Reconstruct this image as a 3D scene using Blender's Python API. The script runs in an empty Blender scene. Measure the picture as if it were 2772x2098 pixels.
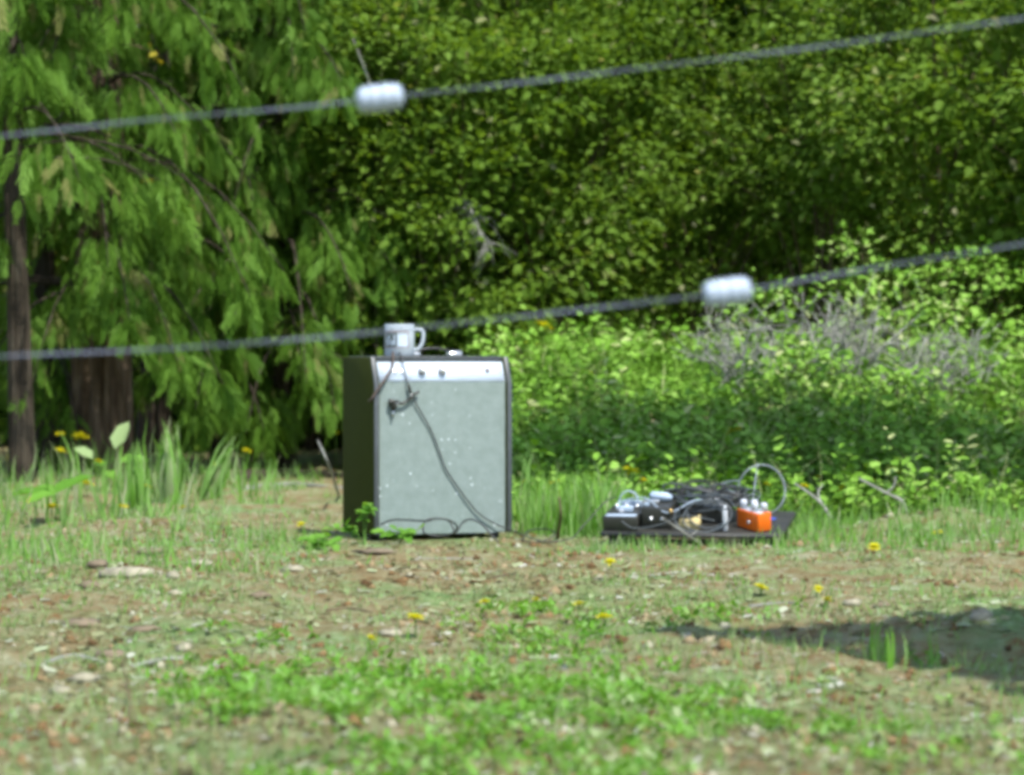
import bpy, math, random
import numpy as np
from mathutils import Vector, Matrix

random.seed(7)
RNG = np.random.default_rng(11)
R = math.radians
SC = bpy.context.scene
COL = SC.collection

# ------------------------------------------------------------------ camera
F = 8316.0                      # focal length in pixels of a 2772-wide frame
CAMZ = 0.54
HOR = 967.0                     # row of the eye level
cam_d = bpy.data.cameras.new('camera')
cam = bpy.data.objects.new('camera', cam_d)
COL.objects.link(cam)
cam.location = (0, 0, CAMZ)
cam.rotation_euler = (R(90) - math.atan((1049 - HOR) / F), 0, 0)
cam_d.sensor_width = 36.0
cam_d.lens = 36.0 * F / 2772.0
cam_d.clip_start = 0.05
cam_d.clip_end = 2000
cam_d.dof.use_dof = True
cam_d.dof.focus_distance = 7.8
cam_d.dof.aperture_fstop = 5.6
SC.camera = cam

# ------------------------------------------------------------------ sky, sun, exposure
SUN = Vector((0.265, -0.425, 0.866)).normalized()      # towards the sun
sun_el = math.asin(SUN.z)
sun_az = math.atan2(SUN.x, SUN.y)                      # clockwise from +Y
w = bpy.data.worlds.new('World')
SC.world = w
w.use_nodes = True
nt = w.node_tree
nt.nodes.clear()
sky = nt.nodes.new('ShaderNodeTexSky')
sky.sky_type = 'NISHITA'
sky.sun_disc = False
sky.sun_elevation = sun_el
sky.sun_rotation = sun_az
bg = nt.nodes.new('ShaderNodeBackground')
bg.inputs['Strength'].default_value = 0.15
wo = nt.nodes.new('ShaderNodeOutputWorld')
nt.links.new(sky.outputs[0], bg.inputs[0])
nt.links.new(bg.outputs[0], wo.inputs[0])
sun_d = bpy.data.lights.new('sun', 'SUN')
sun_d.energy = 4.2
sun_d.angle = R(0.5)
sun_d.color = (1.0, 0.96, 0.88)
sun = bpy.data.objects.new('sun', sun_d)
COL.objects.link(sun)
sun.rotation_euler = SUN.to_track_quat('Z', 'Y').to_euler()
SC.view_settings.view_transform = 'Standard'
SC.view_settings.look = 'None'
SC.view_settings.gamma = 1.0
SC.view_settings.exposure = 0.82
SC.render.engine = 'CYCLES'
SC.cycles.max_bounces = 6
SC.cycles.use_adaptive_sampling = True
SC.cycles.adaptive_threshold = 0.03
SC.cycles.diffuse_bounces = 4
SC.cycles.glossy_bounces = 2
SC.cycles.transmission_bounces = 2
SC.cycles.use_denoising = True
SC.cycles.pixel_filter_type = 'BLACKMAN_HARRIS'
SC.cycles.filter_width = 4.2            # a soft small-gauge film lens


def W(px, py, Y):
    """point at distance Y that stands in column px, row py of the frame"""
    return np.array([(px - 1386.0) / F * Y, Y, CAMZ - (py - HOR) / F * Y])


# ------------------------------------------------------------------ noise helpers
def vnoise(x, y, scale, seed=0):
    x = np.asarray(x, float) / scale
    y = np.asarray(y, float) / scale
    xi = np.floor(x).astype(np.int64)
    yi = np.floor(y).astype(np.int64)
    fx = x - xi
    fy = y - yi
    fx = fx * fx * (3 - 2 * fx)
    fy = fy * fy * (3 - 2 * fy)

    def h(a, b):
        v = np.sin(a * 127.1 + b * 311.7 + seed * 74.7) * 43758.5453
        return v - np.floor(v)
    return ((h(xi, yi) * (1 - fx) + h(xi + 1, yi) * fx) * (1 - fy)
            + (h(xi, yi + 1) * (1 - fx) + h(xi + 1, yi + 1) * fx) * fy)


def sstep(a, b, t):
    t = np.clip((np.asarray(t, float) - a) / (b - a), 0, 1)
    return t * t * (3 - 2 * t)


def gz(x, y):
    """height of the ground"""
    x = np.asarray(x, float)
    y = np.asarray(y, float)
    near = 1 - sstep(25, 60, y)
    z = (vnoise(x, y, 0.9, 1) - 0.5) * 0.05 + (vnoise(x, y, 0.31, 2) - 0.5) * 0.030
    z += (vnoise(x, y, 0.11, 3) - 0.5) * 0.024 + (vnoise(x, y, 0.05, 4) - 0.5) * 0.013
    flat = np.exp(-(((x + 0.2) / 0.5) ** 2 + ((y - 9.2) / 0.5) ** 2) ** 2)
    flat = np.maximum(flat, np.exp(-(((x - 0.5) / 0.5) ** 2 + ((y - 9.0) / 0.5) ** 2) ** 2))
    z *= (1 - flat) * near
    # bank on the right, rising towards the wood
    rise = sstep(10.1, 13.6, y) * 0.46
    bank = rise * sstep(-0.42, 0.30, x)
    z += bank + 0.16 * bank * (vnoise(x, y, 0.55, 6) - 0.5) + 0.12 * bank * (vnoise(x, y, 0.2, 7) - 0.5)
    # low mound at the right edge, behind the gear
    z += 0.10 * np.exp(-(((x - 1.25) / 0.30) ** 2 + ((y - 9.1) / 0.25) ** 2))
    # shallow rut and the berm in front of it
    d = (y - (6.0 - 0.55 * np.clip(x - 0.35, 0, 2)))
    g = sstep(0.3, 0.9, x)
    z -= 0.09 * g * np.exp(-(d / 0.28) ** 2)
    z += 0.045 * np.exp(-(((x - 0.45) / 0.30) ** 2 + ((y - 5.35) / 0.33) ** 2))
    # wooded rise far behind
    z += 5.0 * sstep(19, 60, y) + 9.0 * sstep(60, 260, y)
    return z


def GP(px, py):
    """ground point seen at column px, row py"""
    Ys = np.arange(3.6, 22, 0.02)
    hit = CAMZ - (py - HOR) / F * Ys <= gz((px - 1386.0) / F * Ys, Ys)
    p = W(px, py, Ys[int(np.argmax(hit))] if hit.any() else 14.0)
    p[2] = float(gz(p[0], p[1]))
    return p


# ------------------------------------------------------------------ materials
MATS = {}


def new_mat(name):
    m = bpy.data.materials.new(name)
    m.use_nodes = True
    m.node_tree.nodes.clear()
    MATS[name] = m
    N = m.node_tree.nodes
    L = m.node_tree.links
    out = N.new('ShaderNodeOutputMaterial')
    return m, N, L, out


def ramp(N, stops):
    r = N.new('ShaderNodeValToRGB')
    e = r.color_ramp.elements
    while len(e) > 1:
        e.remove(e[-1])
    e[0].position = stops[0][0]
    e[0].color = (*stops[0][1], 1)
    for p, c in stops[1:]:
        k = e.new(p)
        k.color = (*c, 1)
    return r


def solid(name, c, rough=0.5, spec=0.5, metal=0.0, var=0.25, scale=30.0, bump=0.0, bscale=200.0):
    m, N, L, out = new_mat(name)
    b = N.new('ShaderNodeBsdfPrincipled')
    tc = N.new('ShaderNodeTexCoord')
    n = N.new('ShaderNodeTexNoise')
    n.inputs['Scale'].default_value = scale
    n.inputs['Detail'].default_value = 5
    L.new(tc.outputs['Object'], n.inputs['Vector'])
    r = ramp(N, [(0.25, [v * (1 - var) for v in c]), (0.75, [min(1, v * (1 + var)) for v in c])])
    L.new(n.outputs['Fac'], r.inputs[0])
    L.new(r.outputs[0], b.inputs['Base Color'])
    b.inputs['Roughness'].default_value = rough
    b.inputs['Specular IOR Level'].default_value = spec
    b.inputs['Metallic'].default_value = metal
    if bump:
        n2 = N.new('ShaderNodeTexNoise')
        n2.inputs['Scale'].default_value = bscale
        n2.inputs['Detail'].default_value = 3
        L.new(tc.outputs['Object'], n2.inputs['Vector'])
        bp = N.new('ShaderNodeBump')
        bp.inputs['Strength'].default_value = bump
        bp.inputs['Distance'].default_value = 0.002
        L.new(n2.outputs['Fac'], bp.inputs['Height'])
        L.new(bp.outputs[0], b.inputs['Normal'])
    L.new(b.outputs[0], out.inputs[0])
    return m


def leafy(name, stops, trans=0.38, rough=0.6, spec=0.10, green=True):
    """a leaf: colour picked per leaf by the tint attribute, some light through it"""
    m, N, L, out = new_mat(name)
    a = N.new('ShaderNodeAttribute')
    a.attribute_name = 'tint'
    if green:
        stops = [(p, (c[0] * 0.90, min(0.40, c[1] * 1.08), c[2] * 1.0)) for p, c in stops]
    r = ramp(N, stops)
    L.new(a.outputs['Fac'], r.inputs[0])
    b = N.new('ShaderNodeBsdfPrincipled')
    b.inputs['Roughness'].default_value = rough
    b.inputs['Specular IOR Level'].default_value = spec
    L.new(r.outputs[0], b.inputs['Base Color'])
    t = N.new('ShaderNodeBsdfTranslucent')
    mx = N.new('ShaderNodeMixRGB')
    mx.blend_type = 'MULTIPLY'
    mx.inputs[0].default_value = 1
    mx.inputs[2].default_value = (1.35, 1.25, 0.6, 1)
    L.new(r.outputs[0], mx.inputs[1])
    L.new(mx.outputs[0], t.inputs[0])
    ms = N.new('ShaderNodeMixShader')
    ms.inputs[0].default_value = trans
    L.new(b.outputs[0], ms.inputs[1])
    L.new(t.outputs[0], ms.inputs[2])
    L.new(ms.outputs[0], out.inputs[0])
    return m


M_cedar = leafy('cedar_leaf', [(0, (0.060, 0.120, 0.012)), (0.40, (0.115, 0.195, 0.024)), (0.80, (0.165, 0.270, 0.050)), (0.93, (0.22, 0.20, 0.07)), (1.0, (0.30, 0.24, 0.13))])
M_shrub = leafy('shrub_leaf', [(0, (0.080, 0.130, 0.016)), (0.5, (0.125, 0.188, 0.020)), (0.85, (0.190, 0.265, 0.050)), (0.95, (0.28, 0.27, 0.10)), (1.0, (0.34, 0.29, 0.18))], trans=0.45)
M_lime = leafy('young_leaf', [(0, (0.080, 0.170, 0.020)), (0.6, (0.135, 0.270, 0.035)), (1.0, (0.22, 0.36, 0.07))])
M_bank = leafy('bank_leaf', [(0, (0.070, 0.140, 0.014)), (0.5, (0.155, 0.270, 0.030)), (0.9, (0.260, 0.370, 0.075)), (1.0, (0.38, 0.36, 0.17))], trans=0.10)
M_grass = leafy('grass_blade', [(0, (0.080, 0.180, 0.020)), (0.5, (0.160, 0.310, 0.040)), (0.85, (0.260, 0.420, 0.130)), (1.0, (0.40, 0.42, 0.25))])
M_straw = leafy('dry_litter', [(0, (0.10, 0.075, 0.035)), (0.4, (0.23, 0.19, 0.10)), (0.75, (0.31, 0.31, 0.19)), (1.0, (0.44, 0.46, 0.36))], trans=0.1, rough=0.8, spec=0.2)
M_petal = leafy('yellow_petal', [(0, (0.56, 0.52, 0.012)), (1, (0.66, 0.66, 0.03))], trans=0.25, green=False)
M_yellowleaf = leafy('yellow_leaf', [(0, (0.24, 0.20, 0.02)), (1, (0.36, 0.32, 0.03))], trans=0.4, green=False)
M_stem = leafy('green_stem', [(0, (0.06, 0.12, 0.02)), (1, (0.13, 0.22, 0.05))], trans=0.1)
M_deadwood = solid('dead_wood', (0.25, 0.255, 0.225), 0.85, 0.2, var=0.35, scale=25, bump=0.5)
M_twig = solid('brown_twig', (0.11, 0.085, 0.05), 0.85, 0.2, var=0.4, scale=25)
M_stone = solid('pale_stone', (0.25, 0.235, 0.17), 0.85, 0.2, var=0.55, scale=30, bump=0.9, bscale=90)
M_darkstone = solid('brown_stone', (0.15, 0.12, 0.08), 0.85, 0.3, var=0.4, scale=22, bump=0.6, bscale=90)
M_wirem = solid('galvanised_wire', (0.15, 0.17, 0.225), 0.7, 0.2, metal=0.0, var=0.05, scale=60)
M_insul = solid('white_insulator', (0.36, 0.43, 0.53), 0.5, 0.4, var=0.06, scale=20)
M_vinyl_shaded = solid('shaded_olive_vinyl', (0.038, 0.047, 0.008), 0.7, 0.06, var=0.12, scale=40, bump=0.5, bscale=500)  # black vinyl; olive of its shaded side and green bounce put into the colour
M_vinyl_sunlit = solid('sunlit_slate_vinyl', (0.060, 0.070, 0.078), 0.45, 0.5, var=0.15, scale=30, bump=0.2, bscale=500)  # the same black vinyl where the sun catches it, painted slate
M_silver = solid('silver_panel', (0.53, 0.62, 0.73), 0.40, 0.5, metal=0.0, var=0.05, scale=8)
M_knob = solid('knob_cap', (0.86, 0.86, 0.86), 0.3, 0.5, metal=0.0, var=0.03)
M_skirt = solid('knob_skirt', (0.20, 0.14, 0.13), 0.4, 0.5, var=0.1)
M_steel = solid('plated_steel', (0.60, 0.62, 0.64), 0.28, 0.6, metal=0.85, var=0.1)
M_rubber = solid('black_rubber', (0.028, 0.030, 0.030), 0.5, 0.45, var=0.2)
M_grub = solid('grey_cable_jacket', (0.075, 0.090, 0.098), 0.42, 0.5, var=0.2)
M_hoop = solid('pale_grey_cable_jacket', (0.20, 0.235, 0.26), 0.45, 0.5, var=0.1)
M_strap = solid('brown_strap', (0.075, 0.055, 0.045), 0.6, 0.4, var=0.25)
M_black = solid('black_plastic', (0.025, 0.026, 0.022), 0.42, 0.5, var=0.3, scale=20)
M_board = solid('black_board', (0.026, 0.026, 0.022), 0.5, 0.5, var=0.35, scale=14)
M_orange = solid('orange_enamel', (0.74, 0.14, 0.004), 0.4, 0.5, var=0.10, scale=10)
M_white = solid('white_plastic', (0.50, 0.53, 0.58), 0.35, 0.5, var=0.05)
M_paper = solid('pale_blue_label', (0.36, 0.45, 0.56), 0.6, 0.4, var=0.15, scale=60)
M_blue = solid('blue_plastic', (0.06, 0.12, 0.62), 0.4, 0.5, var=0.1)
M_tan = solid('tan_foam', (0.50, 0.42, 0.20), 0.9, 0.2, var=0.15, scale=30)
M_mug = solid('mug_glaze', (0.40, 0.46, 0.51), 0.25, 0.5, var=0.06, scale=12)
M_print = solid('dark_print', (0.07, 0.09, 0.09), 0.35, 0.5, var=0.4, scale=60)
M_printred = solid('red_brown_print', (0.22, 0.10, 0.10), 0.35, 0.5, var=0.2)
M_printpale = solid('pale_print', (0.50, 0.60, 0.74), 0.3, 0.5, var=0.1, scale=60)
M_brass = solid('brass', (0.75, 0.5, 0.18), 0.3, 0.5, metal=0.9, var=0.1)


def grille_material():
    m, N, L, out = new_mat('silver_grille_cloth')
    b = N.new('ShaderNodeBsdfPrincipled')
    tc = N.new('ShaderNodeTexCoord')
    n = N.new('ShaderNodeTexNoise')
    n.inputs['Scale'].default_value = 34
    n.inputs['Detail'].default_value = 8
    n.inputs['Roughness'].default_value = 0.75
    L.new(tc.outputs['Object'], n.inputs['Vector'])
    base = ramp(N, [(0.3, (0.170, 0.222, 0.206)), (0.7, (0.238, 0.296, 0.285))])
    L.new(n.outputs['Fac'], base.inputs[0])
    # the weave
    mp = N.new('ShaderNodeMapping')
    mp.inputs['Scale'].default_value = (260, 260, 260)
    L.new(tc.outputs['Object'], mp.inputs[0])
    ck = N.new('ShaderNodeTexChecker')
    ck.inputs['Scale'].default_value = 1.0
    ck.inputs[1].default_value = (0.86, 0.86, 0.86, 1)
    ck.inputs[2].default_value = (1.1, 1.1, 1.1, 1)
    L.new(mp.outputs[0], ck.inputs[0])
    mul = N.new('ShaderNodeMixRGB')
    mul.blend_type = 'MULTIPLY'
    mul.inputs[0].default_value = 1
    L.new(base.outputs[0], mul.inputs[1])
    L.new(ck.outputs[0], mul.inputs[2])
    # pale flecks (lint and the metallic thread)
    vo = N.new('ShaderNodeTexVoronoi')
    vo.inputs['Scale'].default_value = 42
    L.new(tc.outputs['Object'], vo.inputs['Vector'])
    fl = ramp(N, [(0.08, (1, 1, 1)), (0.18, (0, 0, 0))])
    L.new(vo.outputs['Distance'], fl.inputs[0])
    sep = N.new('ShaderNodeSeparateColor')
    L.new(vo.outputs['Color'], sep.inputs[0])
    pick = ramp(N, [(0.55, (0, 0, 0)), (0.9, (1, 1, 1))])
    L.new(sep.outputs[0], pick.inputs[0])
    both = N.new('ShaderNodeMixRGB')
    both.blend_type = 'MULTIPLY'
    both.inputs[0].default_value = 1
    L.new(fl.outputs[0], both.inputs[1])
    L.new(pick.outputs[0], both.inputs[2])
    mx = N.new('ShaderNodeMixRGB')
    mx.inputs[2].default_value = (0.62, 0.70, 0.74, 1)
    L.new(both.outputs[0], mx.inputs[0])
    L.new(mul.outputs[0], mx.inputs[1])
    L.new(mx.outputs[0], b.inputs['Base Color'])
    b.inputs['Roughness'].default_value = 0.6
    b.inputs['Specular IOR Level'].default_value = 0.4
    L.new(b.outputs[0], out.inputs[0])
    return m


M_grille = grille_material()


def bark_material(name, c1, c2, c3):
    m, N, L, out = new_mat(name)
    b = N.new('ShaderNodeBsdfPrincipled')
    tc = N.new('ShaderNodeTexCoord')
    mp = N.new('ShaderNodeMapping')
    mp.inputs['Scale'].default_value = (28, 28, 3.5)
    L.new(tc.outputs['Object'], mp.inputs[0])
    n = N.new('ShaderNodeTexNoise')
    n.inputs['Scale'].default_value = 1.0
    n.inputs['Detail'].default_value = 8
    L.new(mp.outputs[0], n.inputs['Vector'])
    r = ramp(N, [(0.3, c1), (0.52, c2), (0.75, c3)])
    L.new(n.outputs['Fac'], r.inputs[0])
    L.new(r.outputs[0], b.inputs['Base Color'])
    b.inputs['Roughness'].default_value = 0.9
    b.inputs['Specular IOR Level'].default_value = 0.15
    bp = N.new('ShaderNodeBump')
    bp.inputs['Distance'].default_value = 0.01
    L.new(n.outputs['Fac'], bp.inputs['Height'])
    L.new(bp.outputs[0], b.inputs['Normal'])
    L.new(b.outputs[0], out.inputs[0])
    return m


M_bark = bark_material('red_brown_bark', (0.03, 0.018, 0.012), (0.105, 0.072, 0.048), (0.20, 0.165, 0.125))
M_barkdark = bark_material('dark_bark', (0.018, 0.015, 0.010), (0.045, 0.036, 0.026), (0.09, 0.08, 0.06))


def ground_material():
    m, N, L, out = new_mat('forest_clearing_soil')
    b = N.new('ShaderNodeBsdfPrincipled')
    tc = N.new('ShaderNodeTexCoord')

    def noise(s, d=6, rgh=0.6):
        n = N.new('ShaderNodeTexNoise')
        n.inputs['Scale'].default_value = s
        n.inputs['Detail'].default_value = d
        n.inputs['Roughness'].default_value = rgh
        L.new(tc.outputs['Object'], n.inputs['Vector'])
        return n
    soil = ramp(N, [(0.28, (0.085, 0.055, 0.022)), (0.42, (0.205, 0.155, 0.075)), (0.56, (0.262, 0.245, 0.135)), (0.72, (0.33, 0.345, 0.23))])
    L.new(noise(13, 8, 0.7).outputs['Fac'], soil.inputs[0])
    moss = ramp(N, [(0.3, (0.08, 0.15, 0.035)), (0.55, (0.19, 0.28, 0.11)), (0.8, (0.30, 0.40, 0.22))])
    L.new(noise(38, 6, 0.7).outputs['Fac'], moss.inputs[0])
    mask = ramp(N, [(0.46, (0, 0, 0)), (0.62, (1, 1, 1))])
    L.new(noise(2.3, 7, 0.65).outputs['Fac'], mask.inputs[0])
    mx = N.new('ShaderNodeMixRGB')
    L.new(mask.outputs[0], mx.inputs[0])
    L.new(soil.outputs[0], mx.inputs[1])
    L.new(moss.outputs[0], mx.inputs[2])
    # reddish rotten wood crumbs
    mask2 = ramp(N, [(0.56, (0, 0, 0)), (0.66, (1, 1, 1))])
    L.new(noise(21, 4, 0.6).outputs['Fac'], mask2.inputs[0])
    mx2 = N.new('ShaderNodeMixRGB')
    mx2.inputs[2].default_value = (0.19, 0.115, 0.05, 1)
    L.new(mask2.outputs[0], mx2.inputs[0])
    L.new(mx.outputs[0], mx2.inputs[1])
    L.new(mx2.outputs[0], b.inputs['Base Color'])
    b.inputs['Roughness'].default_value = 0.95
    b.inputs['Specular IOR Level'].default_value = 0.1
    bp = N.new('ShaderNodeBump')
    bp.inputs['Distance'].default_value = 0.02
    bp.inputs['Strength'].default_value = 0.8
    L.new(noise(60, 8, 0.75).outputs['Fac'], bp.inputs['Height'])
    L.new(bp.outputs[0], b.inputs['Normal'])
    L.new(b.outputs[0], out.inputs[0])
    return m


M_ground = ground_material()


# ------------------------------------------------------------------ mesh helpers
def unit(v):
    v = np.asarray(v, float)
    return v / np.maximum(np.linalg.norm(v, axis=-1, keepdims=True), 1e-9)


class FM:
    """collects faces in batches and links them as one mesh object"""

    def __init__(self):
        self.v, self.loops, self.tot, self.tint, self.n = [], [], [], [], 0

    def add(self, verts, faces, tint=0.5):
        """faces: list of index tuples"""
        verts = np.asarray(verts, float).reshape(-1, 3)
        for f in faces:
            self.loops.append(np.asarray(f, np.int64) + self.n)
            self.tot.append(np.array([len(f)]))
            self.tint.append(np.array([tint], float))
        self.v.append(verts)
        self.n += len(verts)

    def cards(self, tmpl, pos, ax, nrm, Ln, Wd, tint):
        """copies of a template (verts in length, width, normal units) placed as leaves"""
        tv, tf = tmpl
        pos = np.asarray(pos, float)
        n = len(pos)
        if n == 0:
            return
        ax = unit(ax)
        side = unit(np.cross(nrm, ax))
        nr = np.cross(ax, side)
        Ln = np.broadcast_to(np.asarray(Ln, float), (n,))[:, None, None]
        Wd = np.broadcast_to(np.asarray(Wd, float), (n,))[:, None, None]
        tint = np.broadcast_to(np.asarray(tint, float), (n,))
        v = (pos[:, None, :] + tv[None, :, 0:1] * Ln * ax[:, None, :]
             + tv[None, :, 1:2] * Wd * side[:, None, :] + tv[None, :, 2:3] * Ln * nr[:, None, :])
        k = len(tv)
        off = np.arange(n)[:, None] * k + self.n
        for f in tf:
            self.loops.append((off + np.asarray(f)[None, :]).ravel())
            self.tot.append(np.full(n, len(f)))
            self.tint.append(tint.copy())
        self.v.append(v.reshape(-1, 3))
        self.n += n * k

    def tube(self, pts, rad, seg=6, tint=0.5, cap=True):
        pts = np.asarray(pts, float)
        n = len(pts)
        rad = np.broadcast_to(np.asarray(rad, float), (n,))
        t = unit(np.gradient(pts, axis=0))
        ref = np.array([0, 0, 1.0]) if abs(t[0][2]) < 0.9 else np.array([1.0, 0, 0])
        vs = []
        u = unit(np.cross(t[0], ref))
        a = np.arange(seg) * 2 * np.pi / seg
        for i in range(n):
            u = unit(u - t[i] * np.dot(u, t[i]))
            v = np.cross(t[i], u)
            vs.append(pts[i] + rad[i] * (np.cos(a)[:, None] * u + np.sin(a)[:, None] * v))
        vs = np.concatenate(vs)
        i = np.arange(n - 1)[:, None] * seg
        j = np.arange(seg)[None, :]
        j2 = (j + 1) % seg
        q = np.stack([i + j, i + j2, i + seg + j2, i + seg + j], -1).reshape(-1, 4)
        self.v.append(vs)
        self.loops.append((q + self.n).ravel())
        self.tot.append(np.full(len(q), 4))
        self.tint.append(np.full(len(q), float(tint)))
        if cap:
            for base, rev in ((0, True), ((n - 1) * seg, False)):
                f = np.arange(seg) + base
                self.loops.append((f[::-1] if rev else f) + self.n)
                self.tot.append(np.array([seg]))
                self.tint.append(np.array([float(tint)]))
        self.n += len(vs)

    def box(self, x0, x1, y0, y1, z0, z1):
        v = [(x0, y0, z0), (x1, y0, z0), (x1, y1, z0), (x0, y1, z0), (x0, y0, z1), (x1, y0, z1), (x1, y1, z1), (x0, y1, z1)]
        self.add(v, [(3, 2, 1, 0), (4, 5, 6, 7), (0, 1, 5, 4), (1, 2, 6, 5), (2, 3, 7, 6), (3, 0, 4, 7)])

    def lathe(self, prof, seg=24, cx=0, cy=0, cz=0):
        """prof: (radius, height) pairs, bottom to top"""
        a = np.arange(seg) * 2 * np.pi / seg
        v = np.concatenate([np.stack([cx + r * np.cos(a), cy + r * np.sin(a), np.full(seg, cz + h)], 1) for r, h in prof])
        f = []
        for i in range(len(prof) - 1):
            for j in range(seg):
                k = (j + 1) % seg
                f.append((i * seg + j, i * seg + k, (i + 1) * seg + k, (i + 1) * seg + j))
        f.append(tuple(range(seg))[::-1])
        f.append(tuple((len(prof) - 1) * seg + j for j in range(seg)))
        self.add(v, f)

    def prism(self, prof, x0, x1):
        """outline (y, z) extruded along x"""
        n = len(prof)
        v = [(x0, y, z) for y, z in prof] + [(x1, y, z) for y, z in prof]
        f = [tuple(range(n)), tuple(range(2 * n - 1, n - 1, -1))]
        for i in range(n):
            j = (i + 1) % n
            f.append((i, i + n, j + n, j))
        self.add(v, f)

    def build(self, name, mat, parent=None, smooth=False, origin=None, bevel=0.0, kind=None):
        v = np.concatenate(self.v)
        if origin is not None:
            v = v - np.asarray(origin)[None, :]
        loops = np.concatenate(self.loops).astype(np.int32)
        tot = np.concatenate(self.tot).astype(np.int32)
        me = bpy.data.meshes.new(name)
        me.vertices.add(len(v))
        me.vertices.foreach_set('co', v.astype(np.float32).ravel())
        me.loops.add(len(loops))
        me.loops.foreach_set('vertex_index', loops)
        me.polygons.add(len(tot))
        st = np.concatenate([[0], np.cumsum(tot)[:-1]]).astype(np.int32)
        me.polygons.foreach_set('loop_start', st)
        me.polygons.foreach_set('loop_total', tot)
        if smooth:
            me.polygons.foreach_set('use_smooth', np.ones(len(tot), bool))
        me.update(calc_edges=True)
        at = me.attributes.new('tint', 'FLOAT', 'FACE')
        at.data.foreach_set('value', np.concatenate(self.tint).astype(np.float32))
        me.materials.append(mat)
        o = bpy.data.objects.new(name, me)
        COL.objects.link(o)
        if parent is not None:
            o.parent = parent
        elif origin is not None:
            o.location = origin
        if bevel:
            md = o.modifiers.new('soft edges', 'BEVEL')
            md.width = bevel
            md.segments = 2
            md.limit_method = 'ANGLE'
        if kind:
            o['kind'] = kind
        return o


def tag(o, label, cat, group=None):
    o['label'] = label
    o['category'] = cat
    if group:
        o['group'] = group
    return o


def thing(name, label, cat, loc=(0, 0, 0), rz=0.0, group=None, rot=None):
    o = bpy.data.objects.new(name, None)
    o.empty_display_size = 0.05
    COL.objects.link(o)
    o.location = loc
    o.rotation_euler = rot if rot else (0, 0, rz)
    return tag(o, label, cat, group)


def spline(pts, n=40):
    """Catmull-Rom through the points"""
    P = np.asarray(pts, float)
    P = np.concatenate([[2 * P[0] - P[1]], P, [2 * P[-1] - P[-2]]])
    out = []
    m = len(P) - 3
    for t in np.linspace(0, m - 1e-6, n):
        i = int(t)
        u = t - i
        a, b, c, d = P[i:i + 4]
        out.append(0.5 * ((2 * b) + (c - a) * u + (2 * a - 5 * b + 4 * c - d) * u * u + (3 * b - a - 3 * c + d) * u ** 3))
    return np.array(out)


LEAF = (np.array([(0, 0, 0), (0.45, -0.5, 0.07), (1, 0, -0.06), (0.45, 0.5, 0.07)]), [(0, 1, 2), (0, 2, 3)])
LEAF6 = (np.array([(0, 0, 0), (0.28, -0.46, 0.07), (0.72, -0.36, 0.05), (1, 0, -0.10), (0.72, 0.36, 0.05), (0.28, 0.46, 0.07)]), [(0, 1, 2, 3), (0, 3, 4, 5)])
BLADE = (np.array([(0, -0.5, 0), (0, 0.5, 0), (0.4, -0.45, 0.05), (0.4, 0.45, 0.05), (0.75, -0.25, 0.17), (0.75, 0.25, 0.17), (1, 0, 0.36)]), [(0, 1, 3, 2), (2, 3, 5, 4), (4, 5, 6)])
CHIP = (np.array([(0, -0.5, 0), (1, -0.4, 0.03), (1, 0.45, 0.0), (0, 0.5, 0.04)]), [(0, 1, 2, 3)])


def frond_template(n=11, spread=0.9, seed=1, wide=0.055):
    """a flat spray: a rib with narrow side leaflets, drooping towards the tip"""
    rg = np.random.default_rng(seed)
    vs, fs = [], []

    def strip(a, d, ln, wd):
        d = unit(d)
        s = np.array([-d[1], d[0], 0])
        k = len(vs)
        m = a + d * ln * 0.45
        e = a + d * ln
        m[2] -= 0.03
        e[2] -= 0.10 * ln / 0.4
        vs.extend([a, m + s * wd, e, m - s * wd])
        fs.extend([(k, k + 1, k + 2, k + 3)])
    strip(np.array([0, 0, 0.0]), np.array([1.0, 0, 0]), 1.0, 0.035)
    for i in range(n):
        t = 0.08 + 0.85 * i / n
        for sg in (-1, 1):
            ln = (0.42 * (1 - t) + 0.12) * rg.uniform(0.7, 1.25)
            d = np.array([spread * rg.uniform(0.7, 1.2), sg * 0.8, 0])
            strip(np.array([t, 0.0, -0.12 * t * t]), d, ln, wide)
    return (np.array(vs), fs)


FRONDS = [frond_template(6, 1.1, s, 0.042) for s in (1, 2, 3)]
FERN = frond_template(16, 0.35, 5)


def rnd_dirs(n, zlo=-1, zhi=1):
    a = RNG.uniform(0, 2 * np.pi, n)
    z = RNG.uniform(zlo, zhi, n)
    r = np.sqrt(np.maximum(0, 1 - z * z))
    return np.stack([r * np.cos(a), r * np.sin(a), z], 1)


# ------------------------------------------------------------------ ground
def make_ground():
    xs = np.concatenate([-np.geomspace(400, 4.2, 26), np.arange(-4, -2.2, 0.09), np.arange(-2.2, 2.2, 0.025), np.arange(2.2, 4.2, 0.09), np.geomspace(4.3, 400, 26)])
    ys = np.concatenate([-np.geomspace(60, 1, 8), np.arange(0, 3.6, 0.15), np.arange(3.6, 7.2, 0.022), np.arange(7.2, 14.5, 0.04), np.arange(14.5, 22, 0.2), np.geomspace(22, 900, 34)])
    X, Y = np.meshgrid(xs, ys)
    Z = gz(X, Y)
    v = np.stack([X, Y, Z], -1).reshape(-1, 3)
    nx, ny = len(xs), len(ys)
    i = np.arange(ny - 1)[:, None] * nx
    j = np.arange(nx - 1)[None, :]
    q = np.stack([i + j, i + j + 1, i + nx + j + 1, i + nx + j], -1).reshape(-1, 4)
    f = FM()
    f.v.append(v)
    f.loops.append(q.ravel())
    f.tot.append(np.full(len(q), 4))
    f.tint.append(np.full(len(q), 0.5))
    f.n = len(v)
    return f.build('ground', M_ground, smooth=True, kind='structure')


make_ground()


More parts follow.
